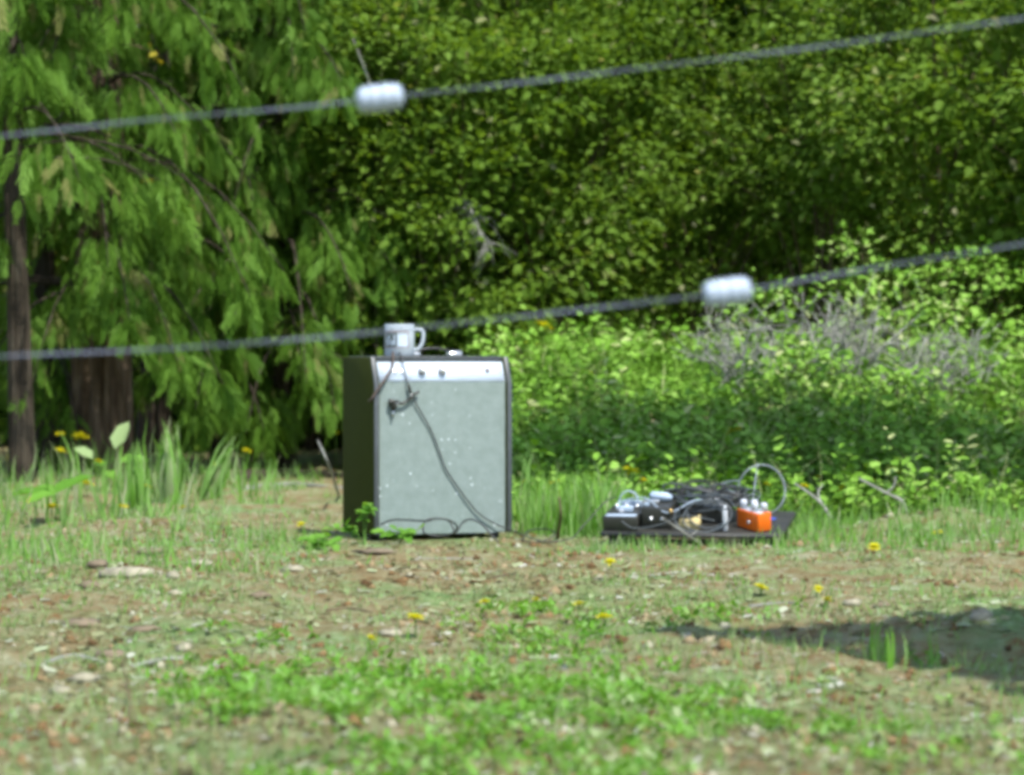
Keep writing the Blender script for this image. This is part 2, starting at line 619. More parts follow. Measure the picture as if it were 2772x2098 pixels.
# ------------------------------------------------------------------ trees and shrubs of the wood
def trunk_mesh(base, top, r0, r1, ridges, seg=40, n=30, lean=(0, 0), seed=0):
    f = FM()
    t = np.linspace(0, 1, n)
    a = np.arange(seg) * 2 * np.pi / seg
    A, T = np.meshgrid(a, t)
    rr = (r0 + (r1 - r0) * T) * (1 + 0.25 * np.exp(-T * 6.6))
    wob = 1 + ridges * (np.abs(np.sin(A * 6.5 + 2.2 * np.sin(T * 7 + seed) + seed)) - 0.5) + ridges * 0.8 * (vnoise(A * 4, T * 9, 0.5, seed) - 0.5)
    rr = rr * wob
    cx = base[0] + lean[0] * T + 0.03 * np.sin(T * 5 + seed)
    cy = base[1] + lean[1] * T
    v = np.stack([cx + rr * np.cos(A), cy + rr * np.sin(A), base[2] - 0.05 + (top - base[2] + 0.05) * T], -1).reshape(-1, 3)
    i = np.arange(n - 1)[:, None] * seg
    j = np.arange(seg)[None, :]
    j2 = (j + 1) % seg
    q = np.stack([i + j, i + j2, i + seg + j2, i + seg + j], -1).reshape(-1, 4)
    f.v.append(v)
    f.loops.append(q.ravel())
    f.tot.append(np.full(len(q), 4))
    f.tint.append(np.full(len(q), 0.5))
    f.n = len(v)
    return f


def cedar(label, px, Y, r0, h, nb, zlo, reach, mat_bark=None, seed=0, spl=(0.06, 0.14), per=150, dens_hi=0.16, tshift=0.0, bare=None, hole=0.36):
    """conifer with drooping boughs hung with flat sprays"""
    global RNG
    RNG = np.random.default_rng(seed + 100)
    x = (px - 1386) / F * Y
    base = np.array([x, Y, float(gz(x, Y))])
    root = thing('cedar_tree', label, 'tree', base, group='drooping conifers at the edge of the wood')
    trunk_mesh(base, h, r0, r0 * 0.35, 0.22, seg=72, n=60, seed=seed).build('trunk', mat_bark or M_barkdark, root, smooth=True, origin=base)
    fol, limbs = FM(), FM()
    for b in range(nb):
        z0 = zlo + (h - 0.3 - zlo) * (b / nb) ** 1.25
        hi = z0 > 2.6
        az = RNG.uniform(0, 2 * np.pi) if b % 5 > 1 else RNG.normal(-np.pi / 2, 0.5)
        ln = reach * RNG.uniform(0.6, 1.15) * (1 - 0.55 * z0 / h)
        d = np.array([math.cos(az), math.sin(az), 0])
        t = np.linspace(0, 1, 7)
        droop = RNG.uniform(0.25, 0.6)
        P = base[None, :] * [1, 1, 0] + d[None, :] * (t * ln)[:, None]
        P[:, 2] = z0 + 0.12 * ln * np.sin(t * 2.2) - droop * ln * t ** 2
        limbs.tube(P, 0.007 * (1 - 0.8 * t) * (0.5 + ln), 5, 0.5)
        k = int(per * (dens_hi if hi else 1.0) * (0.5 + ln))
        u = RNG.uniform(0.18, 1.0, k)
        pos = np.stack([np.interp(u, t, P[:, i]) for i in range(3)], 1)
        side = np.array([-d[1], d[0], 0]) * RNG.choice([-1, 1], k)[:, None]
        off = RNG.uniform(0, 0.30, k) * (1.15 - u)
        pos += side * off[:, None]
        pos[:, 2] -= off * 0.35 + RNG.uniform(0, 0.10, k)
        ax = d[None, :] * RNG.uniform(0.1, 0.7, k)[:, None] + side * RNG.uniform(0.1, 0.6, k)[:, None]
        ax[:, 2] -= RNG.uniform(0.8, 2.6, k)
        ax += RNG.normal(0, 0.32, (k, 3))
        nr = np.stack([RNG.normal(0, 0.6, k), RNG.normal(-0.5, 0.6, k), np.full(k, 0.5)], 1)
        L = RNG.uniform(*spl, k) * RNG.choice([0.7, 1.0, 1.3], k) * (2.0 if hi else 1.0)
        cl = vnoise(pos[:, 0] * 1.0 + 3, pos[:, 2] * 1.0 + pos[:, 1], 0.35, seed)
        tn = np.clip(0.32 + 0.75 * (cl - 0.4) + RNG.normal(0, 0.17, k) + tshift, 0, 0.93)
        tn[RNG.uniform(0, 1, k) < 0.05] = 0.93
        sel = RNG.integers(0, 3, k)
        hol = vnoise(pos[:, 0] + 0.5 * pos[:, 1], pos[:, 2] * 0.8 + 0.5 * pos[:, 1], 0.26, 33) < hole
        if bare:
            hol |= (np.abs(pos[:, 0] - x) < bare[0]) & (pos[:, 1] < Y) & (pos[:, 2] < bare[1])
        sel[hol] = 9
        for s in range(3):
            q = sel == s
            fol.cards(FRONDS[s], pos[q], ax[q], nr[q], L[q], L[q] * RNG.uniform(0.35, 0.75, q.sum()), tn[q])
    limbs.build('branch', M_barkdark, root, smooth=True, origin=base)
    fol.build('crown', M_cedar, root, origin=base)
    return root


def broadleaf(name, label, cat, base, h, spread, nstem, nclump, leaf, mat=M_shrub, seed=0, group=None, per=26, zmin=0.1, tshift=0.0, squash=0.5, stem_r=0.012, lean=(0, 0), clump_r=0.13, shell=0.45, stems_mat=None, gap=0.0):
    """bush or young tree: stems, twigs and clumps of small leaves through its volume"""
    rg = np.random.default_rng(seed + 500)
    base = np.asarray(base, float)
    root = thing(name, label, cat, base, group=group)
    stems, fol = FM(), FM()
    # clump centres through the volume, thicker near the skin
    d = unit(rg.normal(0, 1, (nclump, 3)))
    rad = (shell + (1 - shell) * rg.uniform(0, 1, nclump) ** 0.6)
    c = np.stack([d[:, 0] * rad * spread, d[:, 1] * rad * spread * 0.8, (d[:, 2] * rad * 0.5 + 0.5) * (h - zmin) + zmin], 1)
    lump = 0.75 + 0.5 * vnoise(d[:, 0] * 2 + 5, d[:, 2] * 2 + d[:, 1] + seed, 0.55, seed)
    c[:, :2] *= lump[:, None]
    c[:, 0] += lean[0] * c[:, 2] / h
    c[:, 1] += lean[1] * c[:, 2] / h
    if gap:
        c_w = c + base[None, :]
        ok = vnoise(c_w[:, 0] + 0.3 * c_w[:, 1], c_w[:, 2] * 1.3 + 0.4 * c_w[:, 1], 0.42, 91) > gap
        c, d = c[ok], d[ok]
        nclump = len(c)
    tips = rg.choice(nclump, min(nclump, nstem), replace=False)
    for i in tips:
        e = c[i]
        b0 = np.array([rg.normal(0, 0.06), rg.normal(0, 0.06), -0.04])
        mid = b0 * 0.4 + e * np.array([0.35, 0.35, 0.55]) + rg.normal(0, 0.04, 3)
        stems.tube(spline([b0, mid, e], 8), np.linspace(stem_r, stem_r * 0.25, 8) * rg.uniform(0.6, 1.2), 5)
    # side twigs from the nearest taller line
    for i in rg.choice(nclump, min(nclump, nstem * 3), replace=False):
        e = c[i]
        b0 = e * np.array([0.55, 0.55, 0.8]) + rg.normal(0, 0.03, 3)
        stems.tube(np.array([b0, (b0 + e) / 2 + rg.normal(0, 0.02, 3), e]), [stem_r * 0.35, stem_r * 0.25, stem_r * 0.12], 4)
    k = nclump * per
    ci = np.repeat(np.arange(nclump), per)
    o = rg.normal(0, 1, (k, 3)) * clump_r
    o[:, 2] *= squash
    pos = c[ci] + o
    out = unit(o + d[ci] * clump_r * 0.8)
    ax = out + rg.normal(0, 0.45, (k, 3))
    ax[:, 2] -= 0.25
    nr = np.stack([rg.normal(0.1, 0.5, k), rg.normal(-0.3, 0.5, k), np.full(k, 0.9)], 1)
    L = leaf * rg.uniform(0.6, 1.35, k)
    cl = rg.uniform(0, 1, nclump)
    tn = np.clip(0.22 + 0.45 * cl[ci] + rg.normal(0, 0.15, k) + tshift, 0, 0.97)
    tn[rg.uniform(0, 1, k) < 0.012] = 1.0
    keep = pos[:, 2] > 0.01
    fol.cards(LEAF if leaf < 0.045 else LEAF6, pos[keep], ax[keep], nr[keep], L[keep], L[keep] * rg.uniform(0.5, 0.75, keep.sum()), tn[keep])
    stems.build('trunk' if cat == 'tree' else 'stem', stems_mat or M_twig, root, smooth=True)
    fol.build('crown' if cat == 'tree' else 'foliage', mat, root)
    return root


def on_ground(px, Y):
    x = (px - 1386) / F * Y
    return np.array([x, Y, float(gz(x, Y))])


# conifers on the left
cedar('thick red-brown trunked conifer at the far left edge', 258, 13.9, 0.115, 5.5, 70, 0.80, 1.4, M_bark, seed=1, tshift=0.0, bare=(0.16, 0.46), hole=0.18)
cedar('dark thin conifer behind the thick red-brown trunk', 118, 14.6, 0.05, 5.0, 56, 0.55, 1.1, seed=2, tshift=-0.08)
cedar('conifer with a straight dark trunk left of the amplifier', 772, 14.6, 0.042, 5.6, 66, 0.55, 1.25, seed=3, tshift=0.05, bare=(0.10, 1.25), hole=0.42)
cedar('conifer with a very thin stem between the two dark trunks', 600, 14.9, 0.03, 4.6, 60, 0.45, 1.1, seed=4)
cedar('conifer whose sprays hang right behind the mug', 1010, 15.2, 0.045, 5.2, 56, 0.5, 1.15, seed=5, tshift=0.02)
cedar('shaded conifer deep in the wood at the left', 420, 16.4, 0.07, 6.0, 50, 0.5, 1.6, seed=6, per=34, tshift=-0.15)
cedar('conifer standing off the left edge of the picture', -260, 14.4, 0.08, 5.5, 46, 0.6, 1.4, seed=7, per=34)

cedar('pale conifer whose boughs hang into the upper left corner', 40, 13.0, 0.045, 4.4, 40, 1.35, 0.95, seed=8, spl=(0.08, 0.19), per=80, tshift=0.2)
# leafy bushes and young trees to the right of the conifers
G_B = 'leafy bushes along the edge of the wood'
bushes = [
    ('tall leafy bush right behind the amplifier', 1190, 14.6, 2.5, 0.75, 150, 0.046, 0.04),
    ('tall bush above the lit top of the bank, left of centre', 1500, 14.9, 2.7, 0.80, 170, 0.040, 0.0),
    ('dark leafy bush behind the lower white insulator', 1880, 15.2, 2.7, 0.85, 180, 0.042, -0.02),
    ('tall bush above the dead grey brush', 2230, 14.8, 2.6, 0.75, 170, 0.038, 0.10),
    ('pale leafy bush at the upper right edge', 2590, 14.3, 2.6, 0.70, 170, 0.042, 0.12),
    ('leafy bush standing off the right edge of the picture', 3050, 14.0, 2.6, 0.9, 130, 0.055, 0.0),
]
for i, (lb, px, Y, h, sp, nc, lf, ts) in enumerate(bushes):
    broadleaf('leafy_bush', lb, 'bush', on_ground(px, Y), h, sp, 14, nc, lf, seed=i, group=G_B, tshift=ts, per=120, gap=0.33, clump_r=(0.13, 0.09, 0.12, 0.085, 0.11, 0.1)[i], squash=(0.5, 0.9, 0.6, 0.8, 0.7, 0.7)[i])
bushes2 = [
    ('shaded bush deep in the wood behind the mug', 1330, 16.6, 3.4, 1.1),
    ('shaded bush deep in the wood right of centre', 1780, 16.9, 3.6, 1.2),
    ('shaded bush deep in the wood above the dead brush', 2280, 16.8, 3.5, 1.2),
    ('shaded bush deep in the wood at the right edge', 2760, 16.3, 3.4, 1.2),
    ('shaded bush deep in the wood behind the straight dark trunk', 860, 17.4, 3.4, 1.1),
    ('shaded bush deep in the wood behind the thick red-brown trunk', 250, 17.6, 3.5, 1.3),
]
for i, (lb, px, Y, h, sp) in enumerate(bushes2):
    broadleaf('leafy_bush', lb, 'bush', on_ground(px, Y), h, sp, 14, 170, 0.085, seed=30 + i, group=G_B, tshift=-0.05, per=34, clump_r=0.2, shell=0.3)

# the closed wood behind them: one mass that nobody could count
def wood_mass():
    rg = np.random.default_rng(77)
    f = FM()
    n = 26000
    x = rg.uniform(-7, 7, n)
    y = rg.uniform(17.2, 21.5, n)
    z = gz(x, y) + rg.uniform(0, 4.6, n)
    nr = np.stack([rg.normal(0, 0.5, n), rg.normal(-0.6, 0.4, n), np.full(n, 0.7)], 1)
    f.cards(LEAF6, np.stack([x, y, z], 1), rnd_dirs(n, -0.9, 0.2), nr, rg.uniform(0.14, 0.34, n), rg.uniform(0.1, 0.22, n), np.clip(rg.normal(0.6, 0.2, n), 0, 0.9))
    for i in range(34):
        xx, yy = rg.uniform(-7, 7), rg.uniform(17.5, 21)
        b = np.array([xx, yy, float(gz(xx, yy))])
        f.tube(np.array([b, b + [rg.normal(0, 0.1), 0, 2.5], b + [rg.normal(0, 0.2), 0, 5]]), [0.09, 0.07, 0.04], 7, 0.0)
    tag(f.build('distant_wood', M_shrub, kind='stuff'), 'dark leafy wood closing the view behind the bushes', 'wood')


wood_mass()

# unseen trees added off the right edge, crowns shaped for the wanted shadows
def shade_tree(name, label, foot, z_bough, cen, ext, nleaf, leaf, seed, shade, limbs=9):
    rg = np.random.default_rng(seed)
    foot = np.array([foot[0], foot[1], float(gz(foot[0], foot[1]))])
    root = thing(name, label, 'tree', foot)
    trunk_mesh(foot, z_bough + 0.9, 0.11, 0.07, 0.06, seed=seed, seg=20).build('trunk', M_barkdark, root, smooth=True, origin=foot)
    lb, fo = FM(), FM()
    tips = np.array(cen)[None, :] + rg.uniform(-1, 1, (limbs, 3)) * np.array(ext)[None, :] * 0.8
    for e in tips:
        s = foot + [0, 0, z_bough - foot[2] - 0.4]
        lb.tube(spline([s, (s + e) / 2 + [0, 0, 0.25], e], 9), np.linspace(0.045, 0.008, 9), 6)
    # leaves lifted from the wanted shadow outline along the sun direction
    sx = rg.uniform(shade[0], shade[1], nleaf)
    lo, hi = np.interp(sx, *shade[2]), np.interp(sx, *shade[3])
    sy = lo + (hi - lo) * rg.uniform(0, 1, nleaf)
    hh = cen[2] + rg.normal(0, 0.16, nleaf)
    pos = np.stack([sx, sy, gz(sx, sy)], 1)
    pos += ((hh - pos[:, 2]) / SUN.z)[:, None] * np.array(SUN)[None, :]
    keep = vnoise(pos[:, 0], pos[:, 1], 0.13, seed) > (0.3 if limbs < 6 else 0.06)
    pos = pos[keep]
    k = len(pos)
    nr = np.stack([rg.normal(0, 0.4, k), rg.normal(0, 0.4, k), np.ones(k)], 1)
    L = leaf * rg.uniform(0.7, 1.3, k)
    fo.cards(LEAF6, pos, rnd_dirs(k, -0.5, 0.2), nr, L, L * 0.8, rg.uniform(0.2, 0.9, k))
    lb.build('branch', M_barkdark, root, smooth=True, origin=foot)
    fo.build('crown', M_shrub, root, origin=foot)


shade_tree('added_maple', 'unseen maple added outside the right edge to shade the foot of the bank', (3.9, 11.6), 3.4, (2.2, 9.35, 3.5), (1.5, 0.55, 0.22), 12000, 0.11, 5,
           (-0.05, 3.0, ([0, 3], [10.75, 10.35]), ([0, 0.5, 1.2, 1.9, 3.0], [11.9, 12.1, 11.95, 11.5, 11.2])))
shade_tree('added_alder', 'unseen young alder added outside the right edge to shade the near rut', (2.9, 3.3), 2.7, (2.05, 4.15, 2.6), (0.5, 0.35, 0.2), 2300, 0.085, 6,
           (0.30, 1.6, ([0.3, 0.5, 0.7, 0.95, 1.6], [5.95, 5.65, 5.3, 4.85, 4.6]), ([0.3, 0.5, 0.8, 1.6], [6.05, 6.15, 6.2, 6.2])), 5)


# ------------------------------------------------------------------ low plants of the bank and clearing
def bank_cover():
    rg = np.random.default_rng(21)
    f = FM()
    n = 15000
    x = rg.uniform(-0.35, 3.0, n)
    y = rg.uniform(10.05, 14.3, n)
    m = (x > (y - 10.2) * -0.02 - 0.25) & (vnoise(x, y, 0.4, 9) > 0.18)
    x, y = x[m], y[m]
    n = len(x)
    hgt = rg.uniform(0.04, 0.13, n) * (0.6 + 0.9 * vnoise(x, y, 0.5, 12))
    b = np.stack([x, y, gz(x, y) - 0.01], 1)
    lean = np.stack([rg.normal(0, 0.25, n), rg.normal(-0.1, 0.25, n), np.ones(n)], 1)
    tone = np.clip(-0.05 + 0.75 * vnoise(x, y, 0.28, 14) + 0.4 * vnoise(x, y, 0.8, 15) + rg.normal(0, 0.12, n), 0, 1)
    for k in range(6):
        t = (k + 1.2) / 6.5
        pos = b + lean * (hgt * t)[:, None]
        a = rg.uniform(0, 2 * np.pi, n)
        ax = np.stack([np.cos(a), np.sin(a), rg.uniform(0.0, 0.9, n)], 1)
        nr = np.stack([rg.normal(0, 0.3, n), rg.normal(-0.25, 0.3, n), np.ones(n)], 1)
        L = rg.uniform(0.018, 0.042, n)
        f.cards(LEAF, pos, ax, nr, L, L * 0.55, np.clip(tone + rg.normal(0, 0.08, n), 0, 1))
    f.cards(BLADE, b, lean, np.stack([rg.normal(0, 1, n), rg.normal(0, 1, n), np.full(n, 0.1)], 1), hgt * 1.1, 0.003, 0.3)
    # taller sprigs, wider leaves and dead patches so that no two places match
    n = 2200
    x = rg.uniform(-0.3, 3.0, n)
    y = rg.uniform(10.2, 14.2, n)
    m = vnoise(x, y, 0.7, 61) > 0.45
    x, y = x[m], y[m]
    n = len(x)
    hgt = rg.uniform(0.10, 0.30, n) * (0.4 + vnoise(x, y, 0.3, 62))
    b = np.stack([x, y, gz(x, y) - 0.01], 1)
    lean = np.stack([rg.normal(0, 0.35, n), rg.normal(-0.1, 0.3, n), np.ones(n)], 1)
    tone = np.clip(rg.normal(0.55, 0.25, n), 0, 1)
    for k in range(9):
        pos = b + lean * (hgt * (k + 1) / 9)[:, None]
        a = rg.uniform(0, 2 * np.pi, n)
        ax = np.stack([np.cos(a), np.sin(a), rg.uniform(-0.3, 0.9, n)], 1)
        nr = np.stack([rg.normal(0, 0.4, n), rg.normal(-0.25, 0.4, n), np.ones(n)], 1)
        L = rg.uniform(0.02, 0.06, n)
        f.cards(LEAF6, pos, ax, nr, L, L * rg.uniform(0.3, 0.7, n), np.clip(tone + rg.normal(0, 0.1, n), 0, 1))
    f.cards(BLADE, b, lean, np.stack([rg.normal(0, 1, n), rg.normal(0, 1, n), np.full(n, 0.1)], 1), hgt * 1.1, 0.004, 1.0)
    n = 5000
    x = rg.uniform(-0.3, 3.0, n)
    y = rg.uniform(10.2, 14.2, n)
    m = vnoise(x, y, 0.45, 65) > 0.55
    x, y = x[m], y[m]
    n = len(x)
    b = np.stack([x, y, gz(x, y) - 0.01], 1)
    ax = np.stack([rg.normal(0, 0.5, n), rg.normal(0, 0.5, n), np.ones(n)], 1)
    f.cards(BLADE, b, ax, rg.normal(0, 1, (n, 3)), rg.uniform(0.06, 0.22, n), 0.007, np.clip(rg.normal(0.85, 0.15, n), 0, 1))
    f.build('bank_undergrowth', M_bank, kind='stuff')
    tag(bpy.data.objects['bank_undergrowth'], 'dense low green plants covering the bank behind the gear', 'undergrowth')


bank_cover()


def grass(name, label, regions, seed, mat=M_grass):
    """regions: (n, x0, x1, y0, y1, hmin, hmax, width, noise threshold, tint, lean)"""
    rg = np.random.default_rng(seed)
    f = FM()
    for (n, x0, x1, y0, y1, h0, h1, wd, th, tn, ln) in regions:
        x = rg.uniform(x0, x1, n)
        y = rg.uniform(y0, y1, n)
        # clumped
        m = vnoise(x, y, 0.22, seed) * 0.6 + vnoise(x, y, 0.6, seed + 1) * 0.4 > th
        m &= ~((np.abs(x - 0.52) < 0.30) & (np.abs(y - 8.94) < 0.22))
        m &= ~((x > 0.0) & (x < 0.3) & (y > 8.8) & (y < 9.22))
        m &= ~((np.abs(x + 0.22) < 0.26) & (np.abs(y - 9.18) < 0.2))
        x, y = x[m], y[m]
        k = len(x)
        b = np.stack([x, y, gz(x, y) - 0.006], 1)
        a = rg.uniform(0, 2 * np.pi, k)
        ax = np.stack([np.cos(a) * ln, np.sin(a) * ln, np.ones(k)], 1) + rg.normal(0, 0.12, (k, 3))
        nr = np.stack([-np.cos(a), -np.sin(a), np.full(k, 0.2)], 1) + rg.normal(0, 0.5, (k, 3))
        L = rg.uniform(h0, h1, k) * (0.6 + 0.8 * vnoise(x, y, 0.3, seed + 4))
        f.cards(BLADE, b, ax, nr, L, wd * rg.uniform(0.6, 1.4, k), np.clip(tn + rg.normal(0, 0.18, k), 0, 1))
    tag(f.build(name, mat, kind='stuff'), label, 'grass')


grass('meadow_grass', 'loose green grass across the clearing floor', [
    (3800, -2.6, -0.85, 8.3, 14.0, 0.02, 0.08, 0.007, 0.46, 0.78, 0.8),
    (800, -2.4, -0.95, 9.6, 13.2, 0.08, 0.20, 0.010, 0.50, 0.75, 0.45),
    (1500, 0.0, 1.9, 9.25, 10.4, 0.03, 0.13, 0.006, 0.47, 0.68, 0.5),
    (1100, 0.02, 0.34, 9.3, 10.2, 0.06, 0.18, 0.007, 0.25, 0.65, 0.25),
    (2200, 0.75, 1.9, 8.3, 9.6, 0.02, 0.08, 0.005, 0.38, 0.7, 0.5),
    (2600, -0.85, 0.85, 3.7, 5.7, 0.02, 0.06, 0.0028, 0.42, 0.78, 0.7),
    (7000, -1.9, 1.9, 5.6, 9.0, 0.012, 0.045, 0.003, 0.50, 0.6, 0.8),
    (420, 0.2, 1.0, 8.56, 8.74, 0.02, 0.07, 0.005, 0.42, 0.8, 0.4),
    (2600, -1.7, -0.5, 7.0, 9.2, 0.015, 0.05, 0.004, 0.45, 0.75, 0.9),
    (500, -1.7, -0.6, 7.4, 9.2, 0.04, 0.10, 0.005, 0.48, 0.78, 0.5),
    (700, -0.9, -0.2, 9.5, 13.6, 0.02, 0.06, 0.006, 0.58, 0.5, 0.8),
], 3)


def moss():
    rg = np.random.default_rng(47)
    f = FM()
    n = 42000
    y = 3.6 + 7.4 * rg.uniform(0, 1, n) ** 1.15
    x = rg.uniform(-0.19, 0.19, n) * y
    m = vnoise(x, y, 0.30, 51) * 0.6 + vnoise(x, y, 0.09, 52) * 0.4 > 0.49
    x, y = x[m], y[m]
    n = len(x)
    b = np.stack([x, y, gz(x, y) - 0.002], 1)
    a = rg.uniform(0, 2 * np.pi, n)
    ax = np.stack([np.cos(a), np.sin(a), rg.uniform(0.3, 1.6, n)], 1)
    nr = np.stack([-np.cos(a), -np.sin(a), np.full(n, 0.4)], 1) + rg.normal(0, 0.4, (n, 3))
    tone = np.clip(0.15 + 0.8 * vnoise(x, y, 0.45, 53) + rg.normal(0, 0.2, n), 0, 1)
    f.cards(BLADE, b, ax, nr, rg.uniform(0.008, 0.028, n), rg.uniform(0.0015, 0.004, n), tone)
    tag(f.build('moss_cover', M_moss, kind='stuff'), 'short moss and thin thatch on the soil', 'moss')


M_moss = leafy('moss_thatch', [(0, (0.20, 0.15, 0.07)), (0.3, (0.29, 0.27, 0.15)), (0.6, (0.26, 0.33, 0.14)), (0.85, (0.22, 0.35, 0.10)), (1.0, (0.36, 0.40, 0.26))], trans=0.2, rough=0.8, spec=0.15)
moss()


def weeds():
    """broad-leaved weeds of the foreground, in patches"""
    rg = np.random.default_rng(41)
    f = FM()
    n = 9000
    x = rg.uniform(-1.0, 1.0, n)
    y = rg.uniform(3.6, 6.6, n)
    px = 1386 + x / y * F
    py = HOR + CAMZ / y * F
    dens = (0.5 * sstep(1760, 1880, py) * (sstep(330, 620, px) * (1 - 0.8 * sstep(2300, 2480, px)))
            + 0.5 * np.exp(-(((px - 1430) / 150) ** 2 + ((py - 1710) / 55) ** 2))
            + 0.45 * np.exp(-(((px - 1900) / 150) ** 2 + ((py - 1700) / 35) ** 2))
            + 0.3 * np.exp(-(((px - 720) / 180) ** 2 + ((py - 1745) / 35) ** 2)))
    m = rg.uniform(0, 1, n) < dens * sstep(0.42, 0.62, vnoise(x, y, 0.13, 8) * 0.6 + vnoise(x, y, 0.5, 18) * 0.4)
    x, y = x[m], y[m]
    n = len(x)
    b = np.stack([x, y, gz(x, y)], 1)
    tone = np.clip(rg.normal(0.5, 0.28, n), 0, 1)
    for k in range(9):
        a = rg.uniform(0, 2 * np.pi, n)
        up = rg.uniform(0.15, 1.3, n)
        ax = np.stack([np.cos(a), np.sin(a), up], 1)
        nr = np.stack([-np.cos(a) * up, -np.sin(a) * up, np.ones(n)], 1) + rg.normal(0, 0.2, (n, 3))
        pos = b + np.stack([rg.normal(0, 0.012, n), rg.normal(0, 0.012, n), rg.uniform(0, 0.022, n)], 1)
        L = rg.uniform(0.009, 0.024, n)
        f.cards(LEAF6, pos, ax, nr, L, L * rg.uniform(0.35, 0.65, n), np.clip(tone + rg.normal(0, 0.12, n), 0, 0.95))
    tag(f.build('ground_weeds', M_grass, kind='stuff'), 'patches of small broad-leaved green weeds in the foreground', 'weeds')


weeds()


def litter():
    rg = np.random.default_rng(43)
    f = FM()
    n = 19000
    y = 3.6 + 7.2 * rg.uniform(0, 1, n) ** 1.2
    x = rg.uniform(-0.19, 0.19, n) * y
    b = np.stack([x, y, gz(x, y) + 0.002], 1)
    a = rg.normal(0.2, 0.9, n)
    ax = np.stack([np.cos(a), np.sin(a), rg.normal(0.02, 0.12, n)], 1)
    nr = np.stack([rg.normal(0, 0.25, n), rg.normal(-0.1, 0.25, n), np.ones(n)], 1)
    f.cards(CHIP, b, ax, nr, rg.uniform(0.010, 0.040, n), rg.uniform(0.001, 0.0035, n), np.clip(rg.normal(0.45, 0.35, n), 0, 1))
    n = 9000
    y = 3.6 + 6.2 * rg.uniform(0, 1, n) ** 1.2
    x = rg.uniform(-0.19, 0.19, n) * y
    m = vnoise(x, y, 0.35, 31) > 0.42
    x, y = x[m], y[m]
    n = len(x)
    b = np.stack([x, y, gz(x, y) + 0.003], 1)
    nr = np.stack([rg.normal(0, 0.35, n), rg.normal(-0.15, 0.35, n), np.ones(n)], 1)
    f.cards(CHIP, b, rnd_dirs(n, -0.1, 0.25), nr, rg.uniform(0.008, 0.028, n), rg.uniform(0.006, 0.014, n), np.clip(rg.normal(0.30, 0.35, n), 0, 1))
    f.build('dry_litter', M_straw, kind='stuff')
    tag(bpy.data.objects['dry_litter'], 'dry grass, bark crumbs and leaf litter strewn over the soil', 'litter')


litter()


def clods():
    rg = np.random.default_rng(48)
    f = FM()
    n = 6500
    y = 3.7 + 6.0 * rg.uniform(0, 1, n) ** 1.2
    x = rg.uniform(-0.185, 0.185, n) * y
    m = vnoise(x, y, 0.4, 71) * 0.6 + vnoise(x, y, 0.12, 72) * 0.4 > 0.42
    x, y = x[m], y[m]
    n = len(x)
    r = rg.uniform(0.003, 0.012, n) * rg.choice([0.6, 0.8, 1.2], n)
    oct_v = np.array([(1, 0, 0), (-1, 0, 0), (0, 1, 0), (0, -1, 0), (0, 0, 0.8), (0, 0, -0.5)])
    oct_f = [(0, 2, 4), (2, 1, 4), (1, 3, 4), (3, 0, 4), (2, 0, 5), (1, 2, 5), (3, 1, 5), (0, 3, 5)]
    f.cards((oct_v, oct_f), np.stack([x, y, gz(x, y)], 1), rnd_dirs(n, -0.4, 0.4), np.stack([rg.normal(0, 0.5, n), rg.normal(0, 0.5, n), np.ones(n)], 1), r * rg.uniform(0.8, 1.8, n), r, rg.uniform(0, 1, n) ** 1.3)
    tag(f.build('soil_crumbs', M_crumb, kind='stuff'), 'crumbs of soil, bark and grit scattered over the clearing', 'soil crumbs')


M_crumb = leafy('soil_crumb', [(0, (0.075, 0.045, 0.02)), (0.45, (0.19, 0.12, 0.055)), (0.8, (0.26, 0.22, 0.13)), (1, (0.33, 0.33, 0.25))], trans=0.0, rough=0.9, green=False)
clods()


# ------------------------------------------------------------------ amplifier
AW, AD, AH = 0.434, 0.30, 0.535
A_PHI = R(21)
A_ORG = W(1012, 1460, 9.0)
A_ORG[2] = float(gz(A_ORG[0] + 0.15, 9.15)) + 0.006
amp = thing('guitar_amplifier', 'small upright amplifier with silver grille cloth standing in the clearing', 'amplifier', A_ORG, A_PHI)
prof = [(0, 0.012), (0, 0.455), (0.034, AH), (AD, AH), (AD, 0.012)]
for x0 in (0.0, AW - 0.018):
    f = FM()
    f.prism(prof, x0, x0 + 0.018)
    f.build('side_panel', M_vinyl_shaded, amp, bevel=0.003)
# front edges of the side panels, a little proud, sunlit tone in their colour
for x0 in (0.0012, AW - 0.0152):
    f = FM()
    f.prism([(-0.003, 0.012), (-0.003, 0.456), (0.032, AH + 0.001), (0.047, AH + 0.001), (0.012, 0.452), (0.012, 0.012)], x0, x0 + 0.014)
    f.build('sunlit_edge', M_vinyl_sunlit, amp, bevel=0.002)
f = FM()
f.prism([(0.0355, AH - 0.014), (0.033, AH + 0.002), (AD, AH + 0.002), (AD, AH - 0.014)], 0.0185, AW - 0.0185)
f.build('top_panel', M_vinyl_sunlit, amp, bevel=0.002)
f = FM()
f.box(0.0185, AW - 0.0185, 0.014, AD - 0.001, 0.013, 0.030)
f.build('bottom_panel', M_vinyl_shaded, amp)
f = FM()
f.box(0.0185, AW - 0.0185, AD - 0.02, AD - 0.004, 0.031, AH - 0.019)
f.build('back_panel', M_vinyl_shaded, amp)
f = FM()
nx, nz = 18, 20
vs, fs = [], []
for j in range(nz + 1):
    for i in range(nx + 1):
        u, v = i / nx, j / nz
        sag = 0.0035 * math.sin(math.pi * u) * math.sin(math.pi * v) + 0.0006 * math.sin(i * 1.7 + j)
        vs.append((0.0195 + u * (AW - 0.039), 0.008 - sag, 0.0125 + v * 0.4495))
for j in range(nz):
    for i in range(nx):
        a = j * (nx + 1) + i
        fs.append((a, a + 1, a + nx + 2, a + nx + 1))
f.add(vs, fs)
f.build('grille_cloth', M_grille, amp, smooth=True)
